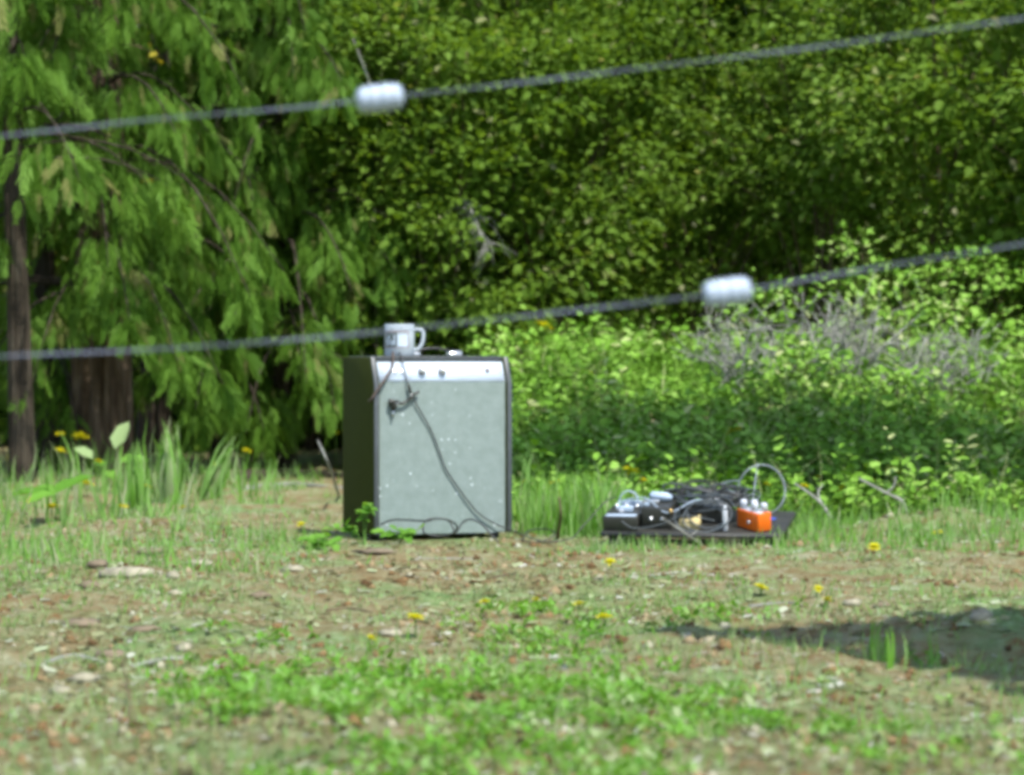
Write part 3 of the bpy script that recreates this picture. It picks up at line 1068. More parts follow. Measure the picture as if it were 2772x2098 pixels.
# control panel tilted back
pd = unit(np.array([0, 0.028, 0.058]))
pn = np.array([0, -pd[2], pd[1]])
p0 = np.array([0.0, 0.007, 0.4625])
PLEN = 0.064


def on_panel(u, v, h=0.0):
    return p0 + np.array([0.020 + u * (AW - 0.040), 0, 0]) + pd * v * PLEN + pn * h


f = FM()
a, b, c, d = on_panel(0, 0), on_panel(1, 0), on_panel(1, 1), on_panel(0, 1)
f.add([a, b, c, d, a - pn * 0.003, b - pn * 0.003, c - pn * 0.003, d - pn * 0.003], [(0, 1, 2, 3), (7, 6, 5, 4), (0, 4, 5, 1), (1, 5, 6, 2), (2, 6, 7, 3), (3, 7, 4, 0)])
panel = f.build('control_panel', M_silver, amp)


def stud(name, mat, u, v, prof, parent, seg=20):
    """a small turned piece standing square on the control panel"""
    f = FM()
    f.lathe(prof, seg)
    o = f.build(name, mat, parent, smooth=False)
    o.location = on_panel(u, v)
    o.rotation_euler = Vector(pn).to_track_quat('Z', 'Y').to_euler()
    return o


for u in (0.345, 0.505):
    stud('knob_skirt', M_skirt, u, 0.52, [(0.0125, 0.0002), (0.0125, 0.003), (0.010, 0.005)], panel)
    stud('knob', M_knob, u, 0.52, [(0.0105, 0.005), (0.0105, 0.021), (0.009, 0.0235)], panel)
for u in (0.13, 0.185):
    stud('input_jack', M_steel, u, 0.5, [(0.0065, 0.0002), (0.0065, 0.003), (0.004, 0.004)], panel)
stud('pilot_lamp', M_skirt, 0.87, 0.55, [(0.006, 0.0002), (0.006, 0.004), (0.003, 0.007)], panel)
for u in (0.03, 0.97):
    stud('screw', M_steel, u, 0.5, [(0.0035, 0.0002), (0.003, 0.0018)], panel, 10)
f = FM()
for (u0, u1, v0) in ((0.25, 0.62, 0.12), (0.66, 0.82, 0.42), (0.66, 0.80, 0.28), (0.09, 0.22, 0.12)):
    q = [on_panel(u0, v0, 0.0006), on_panel(u1, v0, 0.0006), on_panel(u1, v0 + 0.05, 0.0006), on_panel(u0, v0 + 0.05, 0.0006)]
    f.add(q, [(0, 1, 2, 3)])
f.build('panel_line', M_paper, panel)
# strap handle on the top
f = FM()
hp = spline([(0.165, 0.15, AH + 0.006), (0.19, 0.15, AH + 0.020), (0.235, 0.15, AH + 0.026), (0.28, 0.15, AH + 0.020), (0.305, 0.15, AH + 0.006)], 24)
pts = []
for s in (-1, 1):
    for dz in (-0.003, 0.003):
        pts.append(hp + np.array([0, s * 0.014, dz]))
vs = np.concatenate(pts)
n = len(hp)
fs = []
for i in range(n - 1):
    A, B, C, D = i, n + i, 3 * n + i, 2 * n + i
    fs += [(A, A + 1, B + 1, B), (B, B + 1, C + 1, C), (C, C + 1, D + 1, D), (D, D + 1, A + 1, A)]
f.add(vs, fs)
handle = f.build('handle', M_rubber, amp, smooth=False)
for x0 in (0.150, 0.283):
    f = FM()
    f.prism([(0.132, AH + 0.0025), (0.132, AH + 0.012), (0.140, AH + 0.019), (0.160, AH + 0.019), (0.168, AH + 0.012), (0.168, AH + 0.0025)], x0, x0 + 0.042)
    f.build('handle_cap', M_steel, handle, bevel=0.003)
for x0 in (0.04, AW - 0.04):
    for y0 in (0.04, AD - 0.04):
        f = FM()
        f.lathe([(0.012, -0.01), (0.014, 0.0125)], 12, x0, y0)
        f.build('foot', M_rubber, amp)

amp_m = Matrix.Translation(Vector(A_ORG)) @ Matrix.Rotation(A_PHI, 4, 'Z')
amp_inv = np.array(amp_m.inverted())


def on_front(px, py, off=0.001):
    """point OFF metres in front of the amplifier's front plane, at column px and row py"""
    n = np.array([math.sin(A_PHI), -math.cos(A_PHI), 0])
    d = W(px, py, 1.0) - np.array([0, 0, CAMZ])
    o = np.array([0, 0, CAMZ])
    t = np.dot(A_ORG + n * off - o, n) / np.dot(d, n)
    return o + d * t


# mug on top
mug_c = np.array(amp_m @ Vector((0.114, 0.10, AH + 0.003)))
mug = thing('mug', 'pale mug with a square picture printed on it, on the amplifier', 'mug', mug_c, R(0))
f = FM()
MR, MH = 0.0445, 0.094
f.lathe([(MR * 0.93, 0), (MR, 0.004), (MR, MH - 0.002), (MR - 0.001, MH), (MR - 0.004, MH), (MR - 0.004, 0.01)], 40)
body = f.build('body', M_mug, mug, smooth=True)
md = body.modifiers.new('edge', 'EDGE_SPLIT')
md.split_angle = R(40)
f = FM()
f.tube(spline([(MR - 0.003, 0, 0.078), (MR + 0.020, 0, 0.077), (MR + 0.026, 0, 0.062), (MR + 0.022, 0, 0.036), (MR + 0.010, 0, 0.020), (MR - 0.003, 0, 0.018)], 26), 0.0056, 10)
f.build('handle', M_mug, mug, smooth=True)


def wrap(name, mat, a0, a1, z0, z1, h, parent, n=10):
    """a printed patch that follows the mug's wall"""
    f = FM()
    vs, fs = [], []
    for i in range(n + 1):
        t = R(a0 + (a1 - a0) * i / n)
        for z in (z0, z1):
            vs.append(((MR + h) * math.cos(t), (MR + h) * math.sin(t), z))
    for i in range(n):
        fs.append((2 * i, 2 * i + 2, 2 * i + 3, 2 * i + 1))
    f.add(vs, fs)
    return f.build(name, mat, parent, smooth=True)


pr = wrap('print_frame', M_printred, 205, 308, 0.024, 0.074, 0.0004, body)
wrap('print_ground', M_mug, 207, 305, 0.026, 0.071, 0.0008, pr)
wrap('print_dark_field', M_print, 209, 262, 0.027, 0.070, 0.0012, pr)
wrap('print_pale_field', M_printpale, 265, 302, 0.028, 0.062, 0.0012, pr)
for a0, z1 in ((214, 0.052), (226, 0.060), (240, 0.046), (250, 0.063)):
    wrap('print_mark', M_printpale, a0, a0 + 5, 0.032, z1, 0.0016, pr, 3)


# ------------------------------------------------------------------ cables at the amplifier
def cable(name, label, pts, r, mat, n=90, plugs=(), seg=7, cat='cable', group=None):
    pts = spline(pts, n)
    root = thing(name, label, cat, pts[0], group=group)
    f = FM()
    f.tube(pts, r, seg)
    f.build('cable_jacket', mat, root, smooth=True, origin=pts[0])
    for (p, q) in plugs:
        p, q = np.asarray(p, float), np.asarray(q, float)
        d = unit(q - p)
        f = FM()
        L = np.linalg.norm(q - p)
        f.tube(np.array([p, p + d * L * 0.08, p + d * L * 0.55, p + d * L * 0.62]), [r * 1.3, r * 2.1, r * 2.1, r * 1.2], 10)
        o = f.build('plug', M_black, root, smooth=False, origin=pts[0])
        f = FM()
        f.tube(np.array([p + d * L * 0.6, q]), r * 0.8, 8)
        f.build('plug_tip', M_steel, o, origin=pts[0])
    return root


top_back = np.array(amp_m @ Vector((0.105, 0.09, AH + 0.008)))
top_edge = np.array(amp_m @ Vector((0.095, 0.040, AH + 0.009)))
# the long one, down over the grille to the ground and to the gear
P = [top_back, top_edge, on_front(1095, 1000, -0.012), on_front(1103, 1035, 0.002), on_front(1112, 1062, 0.002), on_front(1132, 1102), on_front(1165, 1160), on_front(1190, 1225),
     on_front(1206, 1268), on_front(1235, 1312), on_front(1268, 1358), on_front(1300, 1393), on_front(1345, 1420, 0.003), on_front(1386, 1436, 0.009),
     W(1420, 1452, 9.06), W(1412, 1462, 8.98), W(1455, 1468, 8.95), W(1500, 1450, 8.98), W(1490, 1434, 9.05), W(1440, 1434, 9.08), W(1425, 1450, 9.0), W(1480, 1467, 8.94),
     W(1545, 1458, 8.96), W(1572, 1432, 8.99), W(1605, 1395, 9.02), W(1640, 1358, 9.05), W(1668, 1345, 9.08)]
for p in P[14:]:
    p[2] = max(p[2], float(gz(p[0], p[1])) + 0.005)
cable('signal_cable', 'long black cable slanting down across the grille and over to the gear', P, 0.0021, M_rubber, 220,
      plugs=[(on_front(1106, 1040, 0.004), on_front(1116, 1082, 0.004))])
# thick strap-like lead to the left edge
P = [np.array(amp_m @ Vector((0.085, 0.08, AH + 0.007))), np.array(amp_m @ Vector((0.072, 0.038, AH + 0.010))), on_front(1062, 990, -0.018), on_front(1048, 1018, 0.002), on_front(1032, 1042, 0.007),
     on_front(1018, 1062, 0.008), on_front(1006, 1080, 0.006), np.array(amp_m @ Vector((-0.008, 0.02, 0.405)))]
cable('mains_lead', 'thick brown lead slanting over the left end of the silver panel', P, 0.0040, M_strap, 60)
# dark cable-like piece modelled where only a shadow lies on the grille
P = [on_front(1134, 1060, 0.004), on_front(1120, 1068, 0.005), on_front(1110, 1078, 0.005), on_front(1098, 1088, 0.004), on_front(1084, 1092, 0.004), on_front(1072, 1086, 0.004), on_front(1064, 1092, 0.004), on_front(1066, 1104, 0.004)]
cable('grille_shadow', 'black tail-shaped piece standing in for a shadow at the upper left of the grille', P, 0.0042, M_black, 36,
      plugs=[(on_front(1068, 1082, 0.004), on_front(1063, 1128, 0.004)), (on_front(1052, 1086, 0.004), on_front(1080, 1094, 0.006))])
# loops on the ground in front of the grille
c0 = W(1188, 1428, 8.94)
P = [W(1030, 1420, 8.98), W(1062, 1408, 8.98), W(1100, 1408, 8.97)] + [c0 + np.array([math.cos(t) * 0.053, 0.03 * math.sin(t), -0.027 * math.sin(t)]) for t in np.linspace(-2.3, 2.6, 12)]
P += [W(1150, 1412, 8.97), W(1175, 1404, 8.98), W(1215, 1410, 8.98), W(1233, 1440, 8.96), W(1252, 1415, 8.97), W(1275, 1406, 8.97), W(1305, 1420, 8.95), W(1330, 1448, 8.93), W(1350, 1470, 8.92)]
cable('loose_cable', 'thin black cable lying in loops against the foot of the grille', P, 0.0028, M_rubber, 130)


# ------------------------------------------------------------------ gear on its black board
B_PHI = R(-13)
B_ORG = W(1626, 1470, 8.84)
B_ORG[2] = float(gz(B_ORG[0] + 0.2, 8.95))
BW, BD = 0.525, 0.30
board = thing('pedal_board', 'low black board on legs carrying the electronic gear', 'pedal board', B_ORG, B_PHI)
Z0, Z1 = 0.038, 0.088             # top at the front and at the back
f = FM()
f.prism([(0, Z0 - 0.016), (0, Z0), (BD, Z1), (BD, Z1 - 0.016)], 0, BW)
f.build('deck', M_board, board, bevel=0.003)
for x0 in (0.02, BW - 0.05):
    f = FM()
    f.prism([(0.01, -0.012), (0.01, Z0 - 0.0165), (BD - 0.02, Z1 - 0.022), (BD - 0.02, -0.012), (BD - 0.05, -0.012), (BD - 0.06, Z1 - 0.05), (0.05, Z0 - 0.025), (0.04, -0.012)], x0, x0 + 0.03)
    f.build('leg', M_board, board)
f = FM()
f.box(0.0, BW, -0.0035, -0.0003, Z0 - 0.012, Z0 - 0.004)
f.build('edge_strip', M_rubber, board)
board_m = Matrix.Translation(Vector(B_ORG)) @ Matrix.Rotation(B_PHI, 4, 'Z')
TILT = math.atan2(Z1 - Z0, BD)


def deck(x, y, h=0.0):
    return np.array(board_m @ Vector((x, y, Z0 + (Z1 - Z0) * y / BD + h)))


def on_deck(name, label, cat, x, y, rz=0.0):
    o = thing(name, label, cat, deck(x, y, 0.001))
    o.rotation_euler = (Matrix.Rotation(B_PHI, 4, 'Z') @ Matrix.Rotation(TILT, 4, 'X') @ Matrix.Rotation(rz, 4, 'Z')).to_euler()
    return o


def bx(name, mat, parent, x0, x1, y0, y1, z0, z1, bevel=0.002):
    f = FM()
    f.box(x0, x1, y0, y1, z0, z1)
    return f.build(name, mat, parent, bevel=bevel)


def turned(name, mat, parent, prof, x, y, z, seg=14, rot=(0, 0, 0)):
    f = FM()
    f.lathe(prof, seg)
    o = f.build(name, mat, parent)
    o.location = (x, y, z)
    o.rotation_euler = rot
    return o


# long black box at the left end
t = on_deck('control_box', 'flat black box with pale labels at the left end of the board', 'electronic box', 0.004, 0.012)
case = bx('case', M_black, t, 0, 0.102, 0, 0.15, 0, 0.040, 0.003)
bx('label_strip', M_paper, t, 0.008, 0.096, 0.006, 0.030, 0.0402, 0.0425, 0.001)
bx('switch_bank', M_paper, t, 0.036, 0.078, 0.060, 0.080, 0.0402, 0.056, 0.002)
bx('switch_foot', M_white, t, 0.038, 0.052, 0.052, 0.0595, 0.0402, 0.050, 0.001)
for i in range(3):
    turned('knob', M_steel, t, [(0.006, 0), (0.0055, 0.012)], 0.02 + 0.03 * i, 0.115, 0.0402)
bx('back_ridge', M_paper, t, 0.030, 0.100, 0.128, 0.140, 0.0402, 0.060, 0.002)
# taller black box beside it
t = on_deck('mixer_box', 'taller black box with a silver can on top, second from the left', 'electronic box', 0.112, 0.04)
bx('case', M_black, t, 0, 0.085, 0, 0.14, 0, 0.062, 0.003)
bx('label', M_paper, t, 0.006, 0.020, 0.02, 0.034, 0.0622, 0.070, 0.001)
f = FM()
f.tube(np.array([(0.012, 0.09, 0.076), (0.018, 0.09, 0.077), (0.060, 0.09, 0.075), (0.076, 0.09, 0.072)]), [0.008, 0.014, 0.013, 0.007], 16)
f.build('silver_can', M_paper, t, smooth=False)
bx('plate', M_steel, t, -0.006, 0.045, 0.045, 0.062, 0.0625, 0.074, 0.002)
turned('lamp', M_brass, t, [(0.006, 0), (0.006, 0.006), (0.003, 0.010)], 0.088, 0.002, 0.052, rot=(R(70), 0, 0))
turned('jack', M_steel, t, [(0.006, 0), (0.006, 0.008)], 0.062, -0.0005, 0.030, rot=(R(90), 0, 0))
turned('jack', M_steel, t, [(0.006, 0), (0.006, 0.008)], 0.030, -0.0005, 0.030, rot=(R(90), 0, 0))
# grey box under the cables
t = on_deck('junction_box', 'dark grey box buried under the coiled cables', 'electronic box', 0.21, 0.13)
bx('case', M_board, t, 0, 0.14, 0, 0.10, 0, 0.046, 0.003)
bx('switch', M_white, t, 0.078, 0.112, 0.012, 0.032, 0.0465, 0.066, 0.003)
bx('switch_base', M_white, t, 0.070, 0.122, 0.006, 0.038, 0.0462, 0.0505, 0.001)
# tan foam piece in the ring
t = on_deck('foam_piece', 'tan piece of foam lying inside the ring of cable', 'foam', 0.222, 0.030)
f = FM()
f.add([(0, 0, 0), (0.058, 0.004, 0), (0.062, 0.03, 0), (0.004, 0.034, 0), (0.002, 0, 0.026), (0.050, 0.006, 0.034), (0.060, 0.028, 0.040), (0.006, 0.032, 0.030), (0.028, 0.002, 0.022), (0.03, 0.032, 0.026)],
      [(3, 2, 1, 0), (0, 1, 5, 8, 4), (1, 2, 6, 5), (2, 3, 7, 9, 6), (3, 0, 4, 7), (4, 8, 9, 7), (8, 5, 6, 9)])
f.build('foam_block', M_tan, t)
# orange pedal
t = on_deck('effect_pedal', 'bright orange pedal box with white knobs at the right end', 'effect pedal', 0.436, 0.030, R(-46))
bx('case', M_orange, t, -0.075, 0.030, 0.0, 0.046, 0, 0.054, 0.003)
for i, (x, y) in enumerate(((-0.060, 0.014), (-0.033, 0.032), (-0.004, 0.014), (0.017, 0.030))):
    k = turned('knob', M_white, t, [(0.0105, 0), (0.0100, 0.022), (0.008, 0.0255)], x, y, 0.0542)
bx('top_plate', M_white, t, -0.071, 0.026, 0.003, 0.043, 0.0543, 0.0552, 0.0)
turned('jack', M_steel, t, [(0.005, 0), (0.005, 0.007)], -0.012, -0.0005, 0.024, rot=(R(90), 0, 0))
# white twin plug left of the orange pedal
t = on_deck('white_plug', 'white plug standing just left of the orange pedal', 'plug', 0.352, 0.02)
bx('plug_body', M_white, t, 0, 0.014, 0, 0.014, 0.0, 0.060, 0.003)
turned('plug_neck', M_white, t, [(0.006, 0), (0.004, 0.014)], 0.007, 0.007, 0.0602)
# blue plug and tail behind the orange pedal
t = on_deck('blue_plug', 'small blue plug lying behind the orange pedal', 'plug', 0.440, 0.16)
f = FM()
f.tube(np.array([(0, 0, 0.006), (0.022, 0, 0.006), (0.026, 0, 0.006), (0.045, 0.003, 0.006)]), [0.0055, 0.0055, 0.003, 0.0025], 10)
f.build('plug_body', M_blue, t)

# coiled cables in the middle
rg = np.random.default_rng(9)
for ci, (lb, cx, cy, hh, rx, ry, turns, r, mat) in enumerate((
        ('flat coil of grey cable heaped over the middle of the board', 0.30, 0.19, 0.066, 0.110, 0.070, 12, 0.0023, M_grub),
        ('small knotted coil of black cable on top of the heap', 0.345, 0.15, 0.075, 0.050, 0.040, 9, 0.0024, M_rubber),
        ('second coil of dark cable heaped behind the first', 0.245, 0.20, 0.078, 0.080, 0.055, 12, 0.0023, M_rubber))):
    P = []
    for i in range(turns * 12):
        a = i / 12 * 2 * math.pi
        k = 1 - 0.25 * math.sin(i * 0.37) + rg.normal(0, 0.02)
        P.append(deck(cx + rx * k * math.cos(a), cy + ry * k * math.sin(a), hh * (0.65 + 0.5 * math.sin(i * 0.21) ** 2) + 0.012 * math.sin(a * 1.5 + i * 0.05)))
    cable('coiled_cable', lb, P, r, mat, turns * 44, group='cable coils on the board')
# upright ring of cable facing the viewer at the front edge
P = []
for i in range(34):
    a = 2.6 + i / 12 * 2 * math.pi
    k = 1 + 0.10 * math.sin(i * 0.9) - 0.012 * i
    P.append(deck(0.300 + 0.082 * k * math.cos(a), 0.004 + 0.03 * (0.5 + 0.5 * math.sin(a)) + 0.002 * i / 3, 0.042 + 0.048 * k * math.sin(a)))
P.append(deck(0.33, 0.1, 0.07))
P.append(deck(0.28, 0.16, 0.06))
cable('cable_ring', 'grey cable ring standing at the front edge around the tan foam', P, 0.0024, M_grub, 180)
# white wire loop over the left box
P = [deck(0.030, 0.09, 0.045)] + [deck(0.060 - 0.028 * math.cos(a), 0.12, 0.062 + 0.030 * math.sin(a)) for a in np.linspace(0, math.pi, 8)] + [deck(0.10, 0.12, 0.062), deck(0.13, 0.11, 0.070)]
cable('white_wire', 'white wire arched over the flat black box', P, 0.0024, M_paper, 40)
for lb, P, mt in (
        ('thin pale lead crossing from the flat black box to the coils', [deck(0.05, 0.10, 0.07), deck(0.12, 0.06, 0.085), deck(0.19, 0.03, 0.05), deck(0.26, 0.08, 0.075), deck(0.30, 0.15, 0.06)], M_paper),
        ('thin dark lead arching over the taller black box', [deck(0.13, 0.16, 0.07), deck(0.18, 0.13, 0.115), deck(0.25, 0.12, 0.10), deck(0.34, 0.10, 0.085), deck(0.385, 0.06, 0.06)], M_grub),
        ('thin grey lead sagging along the front of the black boxes', [deck(0.06, 0.004, 0.030), deck(0.10, -0.006, 0.012), deck(0.17, 0.006, 0.020), deck(0.24, 0.02, 0.045), deck(0.33, 0.02, 0.03)], M_grub)):
    cable('patch_lead', lb, P, 0.0018, mt, 60, group='thin leads over the gear')
# large upright hoop of wire with the rod inside it
hc = W(2062, 1326, 9.02)
P = [deck(0.36, 0.17, 0.08), W(1950, 1312, 9.08), W(1998, 1302, 9.06)]
P += [hc + np.array([0.069 * math.cos(a), 0.012 * math.sin(2 * a), 0.073 * math.sin(a)]) for a in np.linspace(math.pi * 0.98, -0.72 * math.pi / 1.4, 18)]
P += [W(2085, 1398, 9.0), W(2060, 1392, 9.06), deck(0.40, 0.15, 0.02)]
cable('wire_hoop', 'thin grey wire standing in a big hoop at the right end of the board', P, 0.0026, M_hoop, 110)
t = thing('antenna_rod', 'thin upright rod standing inside the wire hoop', 'rod', deck(0.415, 0.12))
tip = W(2051, 1254, 9.04)
f = FM()
o0 = deck(0.415, 0.12)
f.tube(np.array([o0, (o0 + tip) / 2, tip]), [0.0028, 0.0024, 0.0020], 8)
f.build('rod', M_hoop, t, origin=o0)
f = FM()
f.tube(np.array([o0 - [0, 0, 0.001], o0 + [0, 0, 0.012]]), 0.006, 10)
f.build('base', M_black, t, origin=o0)


# ------------------------------------------------------------------ fence wires across the foreground
def fence_wire(label, rows, Y, ins_px, ins_tilt):
    P = [W(px, py, Y) for px, py in rows]
    a, b = P[0] - P[1], P[-1] - P[-2]
    P = [P[0] + a * 2.2, P[0] + a * 1.0] + P + [P[-1] + b * 1.0, P[-1] + b * 2.2]
    S = spline(P, 420)
    root = thing('fence_wire', label, 'fence wire', S[0], group='twisted wires strung across the foreground')
    s = np.concatenate([[0], np.cumsum(np.linalg.norm(np.diff(S, axis=0), axis=1))])
    for k in range(2):
        f = FM()
        ph = s / 0.55 * 2 * np.pi + k * np.pi
        Q = S + np.stack([np.zeros(len(S)), np.cos(ph) * 0.0006, np.sin(ph) * 0.0006], 1)
        f.tube(Q, 0.0008, 8)
        f.build('strand', M_wirem, root, smooth=True, origin=S[0])
    i = int(np.argmin(np.abs(S[:, 0] - (ins_px - 1386) / F * Y)))
    c = S[i]
    d = unit(S[i + 2] - S[i - 2])
    f = FM()
    pr = [(-0.036, 0.004), (-0.0355, 0.011), (-0.032, 0.0165), (-0.026, 0.0195), (-0.021, 0.0205), (-0.0185, 0.0186), (-0.016, 0.0206), (-0.003, 0.0208), (0.000, 0.0188), (0.003, 0.0208), (0.016, 0.0206), (0.0185, 0.0186), (0.021, 0.0205), (0.026, 0.0195), (0.032, 0.0165), (0.0355, 0.011), (0.036, 0.004)]
    f.tube(np.array([c + d * u * 0.74 for u, _ in pr]), [r * 0.74 for _, r in pr], 24)
    f.build('insulator', M_insul, root, smooth=True, origin=S[0])


fence_wire('upper grey wire with its white insulator left of centre', [(85, 360), (440, 322), (800, 292), (1033, 266), (1500, 214), (2130, 138), (2310, 115), (2700, 60)], 3.5, 1033, 0)
fence_wire('lower grey wire with its white insulator right of centre', [(85, 961), (440, 945), (800, 919), (1040, 897), (1500, 847), (1965, 792), (2300, 737), (2700, 672)], 3.4, 1965, 0)


# ------------------------------------------------------------------ singled-out plants
def leaf_plant(name, label, cat, base, leaves, mat, seed=0, group=None):
    """leaves: (dx, dy, dz, length, width, azimuth, pitch)"""
    root = thing(name, label, cat, base, group=group)
    st, fo = FM(), FM()
    rg = np.random.default_rng(seed)
    for (dx, dy, dz, L, Wd, az, pt) in leaves:
        e = np.array([dx, dy, dz])
        st.tube(spline([(dx * 0.05, dy * 0.05, -0.01), (dx * 0.4, dy * 0.4, dz * 0.7), e], 6), 0.0016, 4, rg.uniform(0.3, 1))
        ax = np.array([[math.cos(az) * math.cos(pt), math.sin(az) * math.cos(pt), math.sin(pt)]])
        nr = np.array([[-math.cos(az) * math.sin(pt) + 0.1, -math.sin(az) * math.sin(pt) - 0.5, math.cos(pt)]])
        fo.cards(LEAF6, e[None], ax, nr, L, Wd, rg.uniform(0.25, 0.95))
    st.build('stem', M_stem, root)
    fo.build('foliage', mat, root)
    return root


rg = np.random.default_rng(15)
b = GP(290, 1330)
leaf_plant('broad_leaved_plant', 'pale broad-leaved plant in front of the thick red-brown trunk', 'plant', b,
           [(-0.06, 0, 0.13, 0.11, 0.07, 2.6, 0.5), (0.03, 0, 0.17, 0.14, 0.08, 0.9, 1.0), (0.05, 0.0, 0.12, 0.12, 0.08, 0.2, 0.1), (0.0, -0.03, 0.08, 0.10, 0.06, -1.2, -0.2), (-0.02, 0, 0.10, 0.10, 0.06, 2.0, 0.2)], M_grass, 1)
b = GP(150, 1420)
leaf_plant('broad_leaved_plant', 'yellow-green broad-leaved plant at the lower left edge', 'plant', b,
           [(0.0, 0, 0.10, 0.14, 0.05, 0.2 + i, 0.5 - 0.15 * i) for i in range(5)], M_lime, 2)


def leafy_sprig(label, base, tips, leaf, n, seed):
    root = thing('leafy_weed', label, 'weed', base, group='lime green weeds around the amplifier')
    rg = np.random.default_rng(seed)
    st, fo = FM(), FM()
    for tp in tips:
        tp = np.asarray(tp, float)
        S = spline([(0, 0, -0.01), tp * np.array([0.45, 0.45, 0.75]), tp], 10)
        st.tube(S, np.linspace(0.0022, 0.001, 10), 5, 0.6)
        u = rg.uniform(0.35, 1, n)
        pos = np.stack([np.interp(u, np.linspace(0, 1, 10), S[:, i]) for i in range(3)], 1)
        a = rg.uniform(0, 2 * np.pi, n)
        ax = np.stack([np.cos(a), np.sin(a) * 0.7, rg.normal(0.05, 0.3, n)], 1)
        nr = np.stack([rg.normal(0, 0.3, n), rg.normal(-0.5, 0.3, n), np.ones(n)], 1)
        L = leaf * rg.uniform(0.6, 1.2, n)
        fo.cards(LEAF6, pos, ax, nr, L, L * 0.62, rg.uniform(0.3, 1, n))
    st.build('stem', M_stem, root)
    fo.build('foliage', M_lime, root)


b = W(985, 1462, 8.86)
b[2] = float(gz(b[0], b[1]))
leafy_sprig('lime weed climbing the lower left corner of the amplifier', b, [(0.02, 0, 0.12), (-0.005, 0, 0.10), (-0.10, 0.0, 0.05), (-0.06, 0, 0.06)], 0.034, 9, 1)
b = W(1075, 1462, 8.90)
b[2] = float(gz(b[0], b[1]))
leafy_sprig('lime weed lying along the foot of the silver grille', b, [(-0.05, 0, 0.035), (0.0, 0, 0.045), (0.06, 0, 0.04), (0.03, -0.02, 0.03)], 0.036, 8, 2)
b = GP(860, 1492)
leafy_sprig('lime weed on the bare soil left of and below the amplifier', b, [(-0.03, 0, 0.035), (0.03, 0, 0.04), (0.0, -0.02, 0.025), (0.05, 0.0, 0.02)], 0.04, 7, 3)


def tuft(label, base, n, h, spread, wd, seed, lean=(0, 0), tn=0.6):
    root = thing('grass_tuft', label, 'grass tuft', base, group='tall grass tufts')
    rg = np.random.default_rng(seed)
    f = FM()
    a = rg.uniform(0, 2 * np.pi, n)
    r = rg.uniform(0, 1, n) * spread * 0.3
    pos = np.stack([np.cos(a) * r, np.sin(a) * r, np.full(n, -0.01)], 1)
    ax = np.stack([np.cos(a) * rg.uniform(0, 1, n) * spread * 2.5 + lean[0], np.sin(a) * rg.uniform(0, 1, n) * spread * 2.5 + lean[1], np.ones(n)], 1)
    nr = np.stack([-np.cos(a), -np.sin(a), np.full(n, 0.1)], 1)
    f.cards(BLADE, pos, ax, nr, h * rg.uniform(0.45, 1.1, n), wd * rg.uniform(0.7, 1.3, n), np.clip(rg.normal(tn, 0.18, n), 0, 0.95))
    f.build('blades', M_grass, root, kind='stuff')


tuft('tall pale grass tuft in front of the conifers at the left', GP(455, 1360), 80, 0.30, 0.20, 0.017, 1, tn=0.78)
tuft('tall pale grass tuft leaning right, beside the left tuft', GP(560, 1350), 44, 0.26, 0.20, 0.014, 2, (0.4, 0), tn=0.8)
tuft('grass tuft at the left edge below the red-brown trunk', GP(370, 1380), 50, 0.24, 0.22, 0.015, 3, tn=0.75)
tuft('tall thin grass tuft beside the right edge of the amplifier', GP(1418, 1405), 40, 0.24, 0.12, 0.006, 4, (0.08, 0), tn=0.65)
tuft('thin grass tuft between the amplifier and the board', GP(1455, 1400), 36, 0.15, 0.16, 0.006, 5, tn=0.6)
tuft('upright grass tuft behind the right end of the board', GP(2300, 1400), 22, 0.16, 0.12, 0.008, 6, tn=0.65)
tuft('grass tuft in front of the right end of the board', GP(2100, 1480), 26, 0.07, 0.25, 0.007, 7, tn=0.75)
tuft('grass tuft growing out of the shaded rut at the right', GP(2385, 1800), 16, 0.10, 0.20, 0.006, 8, tn=0.65)
tuft('single upright blades at the right end of the shaded rut', GP(2520, 1810), 14, 0.10, 0.06, 0.004, 9, tn=0.7)
tuft('short grass tuft before the middle of the board', GP(1740, 1478), 20, 0.055, 0.25, 0.005, 10, tn=0.75)


# ferns and odd leaves in the wood
def fern(label, base, n, L, seed, az0=0.0, az1=6.28, mat=M_lime, tn=0.6):
    root = thing('fern', label, 'fern', base, group='ferns in the wood')
    rg = np.random.default_rng(seed)
    f = FM()
    a = np.linspace(az0, az1, n) + rg.normal(0, 0.15, n)
    ax = np.stack([np.cos(a), np.sin(a), rg.uniform(0.2, 0.9, n)], 1)
    nr = np.stack([-np.cos(a) * 0.3, -np.sin(a) * 0.3 - 0.4, np.ones(n)], 1)
    f.cards(FERN, np.zeros((n, 3)) + [0, 0, 0.0], ax, nr, L * rg.uniform(0.8, 1.2, n), L * 0.6, rg.uniform(tn - 0.3, tn + 0.3, n))
    f.build('fronds', mat, root)
    f = FM()
    f.lathe([(0.03, -0.05), (0.025, 0.03), (0.01, 0.05)], 8)
    f.build('crown_base', M_twig, root)


for px, Y, lb, L in ((1230, 13.3, 'fern right behind the mug', 0.45), (1380, 13.9, 'fern at the left end of the bank top', 0.45)):
    fern(lb, on_ground(px, Y), 10, L, px, tn=0.45, mat=M_bank)


